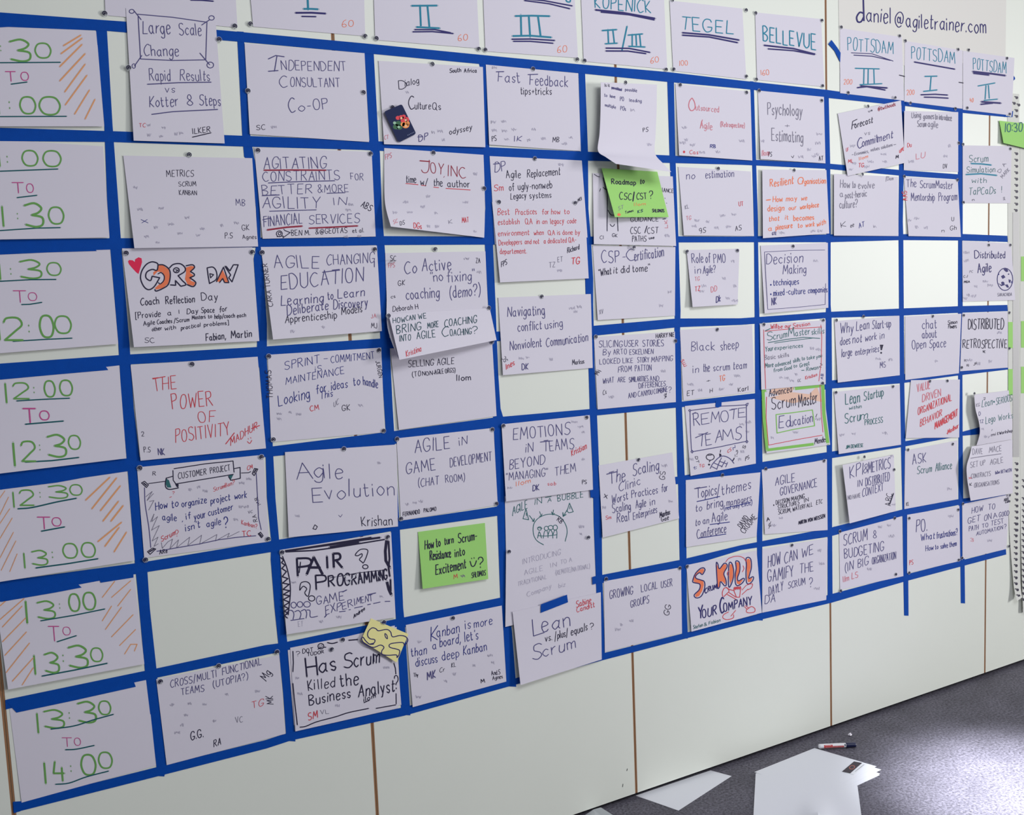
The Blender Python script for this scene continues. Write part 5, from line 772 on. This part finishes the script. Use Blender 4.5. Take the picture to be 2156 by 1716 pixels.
M_navy = mat('card_navy', (20, 32, 76), 0.6, 0.2)
def flat(pts, d, th):
    return [W(x, y, d) for x, y in pts], [W(x, y, d - th) for x, y in pts]
def rounded(P, r=0.12, n=4):
    out = []; m = len(P)
    for i in range(m):
        a, b, c = P[i - 1], P[i], P[(i + 1) % m]
        la = math.hypot(a[0] - b[0], a[1] - b[1]); lc = math.hypot(c[0] - b[0], c[1] - b[1]); R = min(la, lc) * r
        p = (b[0] + (a[0] - b[0]) / la * R, b[1] + (a[1] - b[1]) / la * R); q = (b[0] + (c[0] - b[0]) / lc * R, b[1] + (c[1] - b[1]) / lc * R)
        for k in range(n + 1):
            t = k / n; out.append(tuple((1 - t) ** 2 * p[j] + 2 * t * (1 - t) * b[j] + t * t * q[j] for j in (0, 1)))
    return out
b = MB(); b.slab(*flat(rounded([(808.5, 235), (846, 219), (876.5, 281.5), (839, 300.5)]), 0.0105, 0.0009))
cardo = tag(b.build('playing_card', M_navy), 'navy card with red, orange and green blobs pinned on the dialog sheet', 'card')
tx, ty, ts = TILES['dia']
def blob(name, col, items, z):
    b = MB()
    for cx, cy, rx, ry in items:
        pts = [(tx + ts * (cx + rx * math.cos(i * math.pi / 8)), ty + ts * (cy + ry * math.sin(i * math.pi / 8))) for i in range(16)]
        b.slab(*flat(pts, 0.0105 + z, z))
    o = b.build(name, mat('card_' + col[0], col[1], 0.4, 0.4), cardo); o['label'] = col[0].replace('_', ' ') + ' printed blobs'
blob('printed_flower', ('red', (226, 44, 60)), [(410, 1100, 40, 36), (470, 1090, 44, 40), (515, 1075, 38, 34), (520, 1150, 60, 50), (575, 1130, 38, 46)], 0.00012)
blob('printed_flower', ('orange', (246, 150, 66)), [(550, 1230, 66, 58), (500, 1215, 42, 40), (590, 1200, 34, 40)], 0.00018)
blob('printed_leaf', ('deep_green', (24, 92, 50)), [(420, 1205, 60, 50), (380, 1260, 62, 48), (440, 1270, 52, 44)], 0.00015)
blob('printed_spot', ('pale_highlights', (236, 196, 150)), [(474, 1105, 20, 20), (552, 1140, 20, 20), (555, 1245, 22, 18)], 0.00024)
blob('printed_spot', ('pale_green', (150, 190, 160)), [(350, 1190, 28, 26), (425, 1265, 26, 24)], 0.00024)
blob('printed_logo', ('grey_lettering', (120, 128, 160)), [(590 + 26 * i, 1412 - 13 * i, 9, 7) for i in range(5)], 0.00012)

M_strip = mat('flip_chart_white', (214, 214, 208), 0.7, 0.2)
M_band = mat('flip_chart_grey', (176, 174, 174), 0.5, 0.4)
M_hole = mat('binding_dark', (58, 52, 72), 0.6, 0.3)
def hang(name, label, rows, holes, bands=(), cat='flip chart page'):
    sh = Sheet(rows); nv = 6 * (len(rows) - 1); fr, bk = [], []
    for j in range(nv + 1):
        for i in range(4):
            x, y, d = sh.at(i / 3, j / nv); fr.append(W(x, y, d)); bk.append(W(x, y, d) + Vector((0, 0.0004, 0)))
    N = len(fr); F = []
    for j in range(nv):
        for i in range(3):
            a = j * 4 + i; F += [(a, a + 4, a + 5, a + 1), (N + a, N + a + 1, N + a + 5, N + a + 4)]
        a = j * 4; F += [(a, N + a, N + a + 4, a + 4), (a + 3, a + 7, N + a + 7, N + a + 3)]
    F += [(0, 1, 2, 3, N + 3, N + 2, N + 1, N), (nv * 4, N + nv * 4, N + nv * 4 + 1, N + nv * 4 + 2, N + nv * 4 + 3, nv * 4 + 3, nv * 4 + 2, nv * 4 + 1)]
    o = tag(obj(name, fr + bk, F, M_strip, smooth=True), label, cat)
    for (x, y) in holes:
        b = MB(); d = sh.depth(x, y)
        for (ox, oy, rx, ry) in ((0.8, 0.6, 2.6, 3.0), (-2.8, -1.6, 1.3, 1.2)):
            pts = [(x + ox + rx * math.cos(i * math.pi / 5), y + oy + ry * math.sin(i * math.pi / 5)) for i in range(10)]
            b.slab([W(p[0], p[1], d + 0.0012) for p in pts], [W(p[0], p[1], d + 0.0002) for p in pts])
        b.build('binding_ring', M_hole, o)
    for (nm, m, r4, lab) in bands:
        b = MB(); x0, y0, x1, y1 = r4; n = 8
        for k in range(n):
            ya, yb = y0 + (y1 - y0) * k / n, y0 + (y1 - y0) * (k + 1) / n
            q = [(x0, ya), (x0, yb), (x1, yb), (x1, ya)]
            b.slab([W(p[0], p[1], sh.depth(*p) + 0.0009) for p in q], [W(p[0], p[1], sh.depth(*p) + 0.0002) for p in q])
        k = b.build(nm, m, o); k['label'] = lab
    return o
e1h = [(2140.5, 180 + y * 166 / 1096) for y in (165, 345, 425, 945, 1035, 1120, 1210, 1298, 1385, 1470, 1555, 1645)] + [(2135.5, 217), (2145, 220.5), (2139.5, 442.5)]
e4h = [(2141, 860 + y * 166 / 1096) for y in (765, 850, 932, 1018, 1100, 1185, 1268, 1352, 1436, 1520, 1602, 1688)]
e5h = [(1990 + 755 * 166 / 838, 1080 + y * 166 / 838) for y in (115, 180, 240, 303, 367, 430, 492, 557, 622, 687, 750)] + [(2142, 1241.5), (2145, 1254)]
hang('flip_chart_strip', 'perforated flip chart edge hanging beside the rightmost sheets, curling out at its foot',
     [(2121, 196, 2146, 198, 1.0, 1.0), (2122, 420, 2146.5, 422, 1.0, 1.0), (2122.5, 640, 2147, 640, 1.0, 1.0), (2123, 860, 2147, 858, 1.0, 1.2), (2124, 1080, 2147, 1076, 1.2, 2), (2133, 1220, 2148, 1216, 8, 8), (2141, 1266, 2152, 1258, 22, 20)],
     e1h + e4h + e5h,
     [('clear_sleeve', M_band, (2132.5, 447, 2146, 962), 'grey see-through band'), ('green_marker_patch', M_green, (2122.8, 678, 2132.5, 733), 'upper green patch'), ('green_marker_patch', M_green, (2123, 777, 2132.5, 832), 'lower green patch')])
hang('flip_chart_strip', 'second perforated flip chart edge at the very right border of the picture',
     [(2147.5, 300, 2190, 303, 0.8, 0.8), (2148, 600, 2190, 600, 0.8, 0.8), (2148, 900, 2190, 894, 0.8, 0.8), (2149, 1100, 2190, 1092, 1.5, 1.5), (2154, 1290, 2190, 1282, 12, 12)],
     [(2156, 860 + y * 166 / 1096) for y in (1000, 1085, 1250, 1335, 1420, 1500, 1580, 1665)] + [(2155.5, 1080 + y * 166 / 838) for y in (165, 228, 292, 355, 418, 480, 545, 608, 670, 733, 795, 855, 918)],
     [('green_marker_patch', M_green, (2150, 540, 2180, 592), 'top green patch'), ('green_marker_patch', M_green, (2150, 676, 2180, 732), 'middle green patch'), ('green_marker_patch', M_green, (2150, 772, 2180, 828), 'bottom green patch')])

# ------------------------------------------------------------------ clear push pins
def glass_mat():
    m = bpy.data.materials.new('pin_clear_plastic'); m.use_nodes = True
    nt = m.node_tree; nt.nodes.clear()
    out = nt.nodes.new('ShaderNodeOutputMaterial'); mx = nt.nodes.new('ShaderNodeMixShader'); mx.inputs[0].default_value = 0.22
    tr = nt.nodes.new('ShaderNodeBsdfTransparent'); pb = nt.nodes.new('ShaderNodeBsdfPrincipled')
    pb.inputs['Base Color'].default_value = s2l((226, 230, 232)) + (1,); pb.inputs['Roughness'].default_value = 0.5
    nt.links.new(tr.outputs[0], mx.inputs[1]); nt.links.new(pb.outputs[0], mx.inputs[2]); nt.links.new(mx.outputs[0], out.inputs[0])
    return m
M_pin = glass_mat(); M_stud_refl = mat('pin_stud_reflection', (34, 30, 62), 0.6, 0.2)
def lathe(prof, n=20):
    "profile of (radius, height) turned about -Y"
    v, f = [], []
    for r, h in prof:
        for i in range(n):
            t = 2 * math.pi * i / n; v.append((r * math.cos(t), -h, r * math.sin(t)))
    for k in range(len(prof) - 1):
        for i in range(n):
            a, b_ = k * n + i, k * n + (i + 1) % n; f.append((a, b_, b_ + n, a + n))
    f.append(tuple(range(n - 1, -1, -1))); f.append(tuple(range((len(prof) - 1) * n, len(prof) * n)))
    return v, f
def spiral():
    "the dark reflection in the clear pin head, modelled as a hooked ring round a small core"
    b = MB(); n = 22
    ring = [(math.radians(-60 + 300 * k / n), 0.0042) for k in range(n + 1)]
    v, f = [], []
    for k, (t, r) in enumerate(ring):
        wd = 0.0022 * (0.55 + 0.45 * math.sin(math.pi * k / n) ** 0.5)
        for rr in (r - wd * 0.5, r + wd * 0.5):
            for h in (0.0021, 0.0028): v.append((rr * math.cos(t), -h, rr * math.sin(t)))
    for k in range(n):
        a = k * 4; c = a + 4
        f += [(a, a + 2, c + 2, c), (a + 1, c + 1, c + 3, a + 3), (a, c, c + 1, a + 1), (a + 2, a + 3, c + 3, c + 2)]
    b.add(v, f); v, f = lathe([(0.0022, 0.0019), (0.0022, 0.0029)], 10); b.add(v, f)
    return b
dv, df = lathe([(0.0066, 0.0), (0.0072, 0.0004), (0.0072, 0.0013), (0.0062, 0.0019), (0.0012, 0.0019)])
def mk(name, v, f, m, par=None):
    me = bpy.data.meshes.new(name); me.from_pydata([tuple(p) for p in v], [], f); me.materials.append(m); me.update()
    o = bpy.data.objects.new(name, me); COL.objects.link(o)
    if par: o.parent = par
    return o
pin0 = mk('push_pin', dv, df, M_pin)
sb = spiral(); refl0 = mk('pin_reflection', sb.v, sb.f, M_stud_refl, pin0); refl0['label'] = 'dark reflection modelled in the clear pin head'  # dark ring stands in for the reflection in the clear head
nv_, nf_ = box(-0.0003, -0.0021, -0.0068, 0.0003, -0.0015, -0.0046); nd0 = mk('needle', nv_, nf_, M_stud_refl, pin0)
PINS = '''
@ a1
848 110 1775 322 1042 550 1903 213 1533 1255
@ a2
105 195 1035 295 1125 312 1955 398 2008 405 1578 520 85 737 1020 750 1255 872 165 1220 1077 1247 1587 1240 1997 1528
@ a3
828 483 887 493 1548 565 1610 563 470 560 1218 670 1662 690 485 1287 193 1638 812 1645 1970 1367 1598 0
@ a4
38 78 110 100 615 157 762 208 1207 275 1250 312 1652 378 1733 382 2025 445 40 583 115 605 620 655 815 707 1173 745 1288 785 1632 828 1722 823 2045 870 137 692 40 705 613 767 965 810 402 1297 922 1328 1243 1345 1648 1372 1657 1090 1690 1100 1693 1542 2050 1135
@ b1
1022 435 2045 427 1555 1335
@ b2
200 430 1112 405 1603 403 2035 880 1223 942 2062 1155 253 1272 1145 1222
@ b3
540 787 1287 388 978 1113 1623 1147 1718 422 2125 415 1963 1055
@ b4
395 357 2050 348 1885 348 172 952 625 920 725 920 933 893 1460 890 1695 883 2043 863 1680 1280 2043 1135 722 1470 1157 1425 1438 1385 1570 1382 1775 1478 620 1400
@ c1
1132 560 2118 470 1180 1303
@ c2
290 328 1183 258 862 405 1293 325 2065 248 2098 848 1325 970 248 1135 360 1243 1218 1118
@ c3
230 218 903 150 918 1122 275 1237 1325 492 2005 618 1660 1372 1720 1358 1062 1460
@ c4
188 570 632 508 937 478 1165 575 753 1045 1170 945 758 1497 1178 1372 1272 423 1612 380 1280 945 1652 880 1280 1360 1657 1262 1683 1248 1690 835 2045 770 2040 1158 387 1150
@ d1
1772 485 1300 610
@ d2
320 372 852 272 763 350 1185 130 1745 97
'''
def where(u, v):
    a = 'left' if u < 0.33 else ('right' if u > 0.67 else 'middle')
    if v < 0.3: return 'at the top %s corner of' % a if a != 'middle' else 'at the top middle of'
    if v > 0.7: return 'at the bottom %s corner of' % a if a != 'middle' else 'at the bottom middle of'
    return 'on the %s edge of' % a if a != 'middle' else 'in the middle of'
USED = {}; npin = 0; rp = random.Random(3)
ox = oy = 0; sc = 1
for ln in PINS.strip().splitlines():
    if ln[0] == '@': ox, oy, sc = TILES[ln.split()[1]]; continue
    a = [float(x) for x in ln.split()]
    for i in range(0, len(a), 2):
        x, y = ox + a[i] * sc, oy + a[i + 1] * sc
        cand = []
        for sh, o, short in SHEETS:
            u, v = sh.inv(x, y)
            if -0.07 < u < 1.07 and -0.14 < v < 1.05:
                dd = sh.at(min(1, max(0, u)), min(1, max(0, v)))[2]
                cand.append(((2 if 'clock card' in short else 0) + (0 if v < 0.3 else 1), -dd, short, u, v, 0 <= u <= 1 and 0 <= v <= 1))
        if not cand:      # just beside a sheet: name the closest one
            q = []
            for sh, o, short in SHEETS:
                u, v = sh.inv(x, y); q.append((max(-u, u - 1, 0) + max(-v, v - 1, 0), short, min(1, max(0, u)), min(1, max(0, v))))
            q.sort(); cand = [(0, -0.0011) + q[0][1:]]
        cand.sort(); best = cand[0][2:5]
        d = max([0.0011] + [-c[1] for c in cand])
        if d + cand[0][1] > 0.012: d = -cand[0][1]
        npin += 1
        p = pin0 if npin == 1 else pin0.copy()
        if npin > 1:
            COL.objects.link(p)
            for ch in (refl0, nd0):
                c = ch.copy(); c.parent = p; COL.objects.link(c)
        p.location = W(x, y, d + 0.0001); ang = rp.uniform(-0.9, 0.9); p.rotation_euler = (0, ang, 0)
        lab = 'clear push pin %s %s' % (where(best[1], best[2]), best[0])
        if abs(x - 826) < 6 and abs(y - 226) < 6: lab = 'clear push pin through the top edge of the navy card'
        USED.setdefault(lab, []).append((x, y, p))
        p['category'] = 'push pin'; p['group'] = 'clear push pins on the wall'
for lab, lst in USED.items():
    if len(lst) == 1: lst[0][2]['label'] = lab
    else:
        horiz = max(l[0] for l in lst) - min(l[0] for l in lst) > max(l[1] for l in lst) - min(l[1] for l in lst)
        lst.sort(key=lambda l: l[0 if horiz else 1])
        names = (['left', 'right'] if horiz else ['upper', 'lower']) if len(lst) == 2 else (['left', 'middle', 'right'] if horiz else ['upper', 'middle', 'lower'])
        for k, l in enumerate(lst): l[2]['label'] = lab.replace('clear push pin', names[min(k, 2)] + ' clear push pin')

# ------------------------------------------------------------------ things on the floor
M_sheet = mat('floor_paper_white', (228, 229, 236), 0.7, 0.25)
def floor_sheet(name, label, q, h, cat='paper sheet', group='blank paper on the floor', bend=None, m=None, th=0.0003):
    "q = corners (far left, far right, near right, near left) traced on the floor at height h"
    n = 10; up, dn = [], []
    for j in range(n + 1):
        for i in range(n + 1):
            u, v = i / n, j / n
            top = [FL(q[0], q[1], h).lerp(FL(q[2], q[3], h), u), FL(q[6], q[7], h).lerp(FL(q[4], q[5], h), u)]
            p = top[0].lerp(top[1], v); z = bend(u, v) if bend else 0
            up.append((p.x, p.y, h + z)); dn.append((p.x, p.y, h + z - th))
    N = len(up); F = []; k = n + 1
    for j in range(n):
        for i in range(n):
            a = j * k + i; F += [(a, a + k, a + k + 1, a + 1), (N + a, N + a + 1, N + a + k + 1, N + a + k)]
    for i in range(n):
        F.append((i, i + 1, N + i + 1, N + i)); a = n * k + i; F.append((a, N + a, N + a + 1, a + 1))
        a = i * k; F.append((a, N + a, N + a + k, a + k)); a += n; F.append((a, a + k, N + a + k, N + a))
    return tag(obj(name, up + dn, F, m or M_sheet, smooth=True), label, cat, group)
floor_sheet('paper_sheet', 'blank white sheet on the floor tucked against the wall beside a seam', (1338, 1675, 1496, 1622, 1540.4, 1634, 1428.5, 1706.6), 0.0008, bend=lambda u, v: 0.0)
# pile of blank sheets: four fanned landscape sheets, then one turned sheet on top
FAN = [((1592, 1634, 1716, 1582, 1852, 1632, 1728, 1690), 0.0006, 'lowest'), ((1591, 1632, 1716, 1580, 1853.5, 1629, 1728, 1686), 0.0012, 'second lowest'),
       ((1590, 1629, 1716, 1577, 1855.7, 1620.5, 1730, 1680), 0.0018, 'third lowest'), ((1588, 1625.5, 1715, 1575, 1845.5, 1613.5, 1729, 1672), 0.0024, 'uppermost')]
for q, h, w_ in FAN:
    floor_sheet('paper_sheet', '%s of the four fanned blank sheets in the pile under the marker pen' % w_, q, h)
floor_sheet('paper_sheet', 'blank white sheet turned across the pile, nearest to the camera', (1591, 1629, 1805.5, 1655, 1822, 1780, 1584, 1760), 0.0036,
            bend=lambda u, v: 0.022 * math.exp(-((u - 0.60) ** 2) / 0.008) * max(0, v - 0.28) * 2)
# business card on the pile
M_cardw = mat('card_white', (222, 224, 230), 0.4, 0.4); M_cardd = mat('card_dark', (40, 26, 44), 0.4, 0.4); M_cardr = mat('card_rust', (150, 92, 84), 0.5, 0.3)
bc = floor_sheet('business_card', 'small white business card with a dark half lying on the paper pile', (1772.3, 1624.6, 1798.2, 1602.6, 1824, 1608.8, 1797.5, 1631), 0.0032, cat='business card', group=None, m=M_cardw, th=0.0004)
def fpatch(name, pts, h, m, par, lab):
    b = MB(); b.slab([FL(x, y, h) for x, y in pts], [FL(x, y, h - 0.0001) for x, y in pts]); k = b.build(name, m, par); k['label'] = lab
fpatch('printed_field', [(1772.6, 1624.5), (1798.2, 1603), (1815.3, 1606.2), (1790, 1628.4)], 0.0034, M_cardd, bc, 'dark printed field')
fpatch('printed_logo', [(1794 + 6.5 * math.cos(t * math.pi / 8) + 1.5 * math.sin(t * math.pi / 8), 1615.5 - 4.6 * math.sin(t * math.pi / 8)) for t in range(16)], 0.00355, M_cardr, bc, 'rust coloured ring logo')
fpatch('printed_logo', [(1794 + 4.3 * math.cos(t * math.pi / 8) + 1.0 * math.sin(t * math.pi / 8), 1615.5 - 2.9 * math.sin(t * math.pi / 8)) for t in range(16)], 0.0037, M_cardd, bc, 'dark centre of the ring logo')
for k, (x, y) in enumerate(((1800, 1624.5), (1804, 1621.5))):
    fpatch('printed_line', [(x, y), (x + 15, y - 12), (x + 15.8, y - 11.8), (x + 0.8, y + 0.2)], 0.0034, mat('card_grey_print', (110, 110, 120), 0.5, 0.3), bc, 'grey printed line')
# marker pen
R_ = 0.0078
pa, pb_ = FL(1723.5, 1578, 0.0), FL(1801.5, 1573, 0.0)
pa = Vector((pa.x, pa.y, R_ + 0.0030)); pb_ = Vector((pb_.x, pb_.y, R_ + 0.0004))
ax = (pb_ - pa); LEN = ax.length; ax.normalize()
sx = ax.cross(Vector((0, 0, 1))).normalized(); sz = sx.cross(ax).normalized()
def turn(prof, n=24, a0=0, a1=2 * math.pi):
    v, f = [], []
    full = abs(a1 - a0 - 2 * math.pi) < 1e-6; m_ = n if full else n + 1
    for t, r in prof:
        for i in range(m_):
            an = a0 + (a1 - a0) * i / n; v.append(pa + ax * (t * LEN) + sx * (r * math.cos(an)) + sz * (r * math.sin(an)))
    for k in range(len(prof) - 1):
        for i in range(n):
            j = (i + 1) % m_; f.append((k * m_ + i, k * m_ + j, (k + 1) * m_ + j, (k + 1) * m_ + i))
    if full: f += [tuple(range(m_)), tuple(range((len(prof) - 1) * m_, len(prof) * m_))]
    return v, f
M_penw = mat('pen_white', (232, 232, 236), 0.35, 0.5)
v, f = turn([(0.0, 0.0052), (0.012, 0.0066), (0.04, R_), (0.73, R_), (0.74, 0.0066)])
pen = tag(obj('marker_pen', v, f, M_penw, smooth=False), 'white marker pen with dark blue cap and red label on the paper pile corner', 'marker pen')
v, f = turn([(0.728, 0.0081), (0.735, 0.0084), (0.985, 0.0078), (1.0, 0.0068)]); k = obj('cap', v, f, mat('pen_cap_navy', (16, 24, 66), 0.35, 0.5), pen); k['label'] = 'dark blue cap'
# the side seen from the camera is towards -Y
import functools
cang = math.atan2((CAMP - pa).dot(sz), (CAMP - pa).dot(sx))
M_penr = mat('pen_red', (206, 52, 52), 0.45, 0.4)
v, f = turn([(0.13, R_ + 0.0001), (0.66, R_ + 0.0001)], 10, cang - 1.0, cang - 0.12); k = obj('label_band', v, f, M_penr, pen); k['label'] = 'red lower label band'
v, f = turn([(0.13, R_ + 0.0001), (0.36, R_ + 0.0001)], 6, cang - 0.12, cang + 0.45); k = obj('label_band', v, f, M_penr, pen); k['label'] = 'red upper label block'
v, f = turn([(0.68, R_ + 0.0001), (0.715, R_ + 0.0001)], 6, cang - 0.2, cang + 0.5); k = obj('colour_mark', v, f, mat('pen_cap_navy', (16, 24, 66)), pen); k['label'] = 'dark blue colour mark'
b = MB()
for i in range(9):
    v, f = turn([(0.155 + i * 0.02, R_ + 0.0002), (0.163 + i * 0.02, R_ + 0.0002)], 3, cang + 0.02, cang + 0.30); b.add(v, f)
k = b.build('label_lettering', M_penw, pen); k['label'] = 'white lettering on the red block'
b = MB()
for i in range(14):
    v, f = turn([(0.17 + i * 0.034, R_ + 0.0002), (0.188 + i * 0.034, R_ + 0.0002)], 3, cang - 0.62, cang - 0.42); b.add(v, f)
k = b.build('label_lettering', M_penw, pen); k['label'] = 'small white lettering on the red band'
# crumpled scraps
def scrap(name, label, c, r, m, seed):
    rd = random.Random(seed); v, f = [], []
    n, k = 9, 5
    for j in range(k + 1):
        ph = math.pi * j / k
        for i in range(n):
            t = 2 * math.pi * i / n; q = r * rd.uniform(0.55, 1.15)
            v.append((c.x + q * math.sin(ph) * math.cos(t), c.y + q * 0.8 * math.sin(ph) * math.sin(t), max(0.0003, r * 0.62 + q * 0.62 * math.cos(ph))))
    for j in range(k):
        for i in range(n):
            a, b_ = j * n + i, j * n + (i + 1) % n; f.append((a, a + n, b_ + n, b_))
    return tag(obj(name, v, f, m), label, 'paper scrap')
scrap('paper_scrap', 'tiny crumpled white paper scrap on the floor behind the marker pen', FL(1789.8, 1549.5, 0.0), 0.0085, mat('scrap_white', (236, 232, 240), 0.8, 0.2), 5)
# folded light strip at the lower edge
M_fold = mat('folded_strip_grey', (200, 204, 208), 0.4, 0.5)
b = MB()
A, B, C_, D = FL(1250, 1704, 0.012), FL(1265, 1700, 0.020), FL(1300, 1722, 0.016), FL(1282, 1730, 0.003)
E_, F_ = FL(1232, 1716, 0.002), FL(1262, 1745, 0.002)
up_ = Vector((0, 0, -0.0008))
for q in ([A, B, C_, D], [E_, A, D, F_]):
    b.slab(q, [p + up_ for p in q])
tag(b.build('folded_strip', M_fold), 'folded pale grey plastic strip on the floor at the foot of the wall', 'strip')
# small dark marks on the wall panel beside the thick seam
for i, (x, y, l) in enumerate(((1320, 1620.5, 5), (1311, 1653.5, 7))):
    b = MB(); pts = [(x - 0.8, y + l / 2), (x + 0.6, y - l / 2), (x + 1.4, y - l / 2 + 1), (x + 0.4, y + l / 2)]
    b.slab(*flat(pts, 0.0005, 0.0004)); tag(b.build('dent', M_dark), ('upper' if i == 0 else 'lower') + ' small dark dent in the wall panel left of the long brown seam', 'dent')

for o in list(bpy.data.objects):
    if '_c' in o: del o['_c']
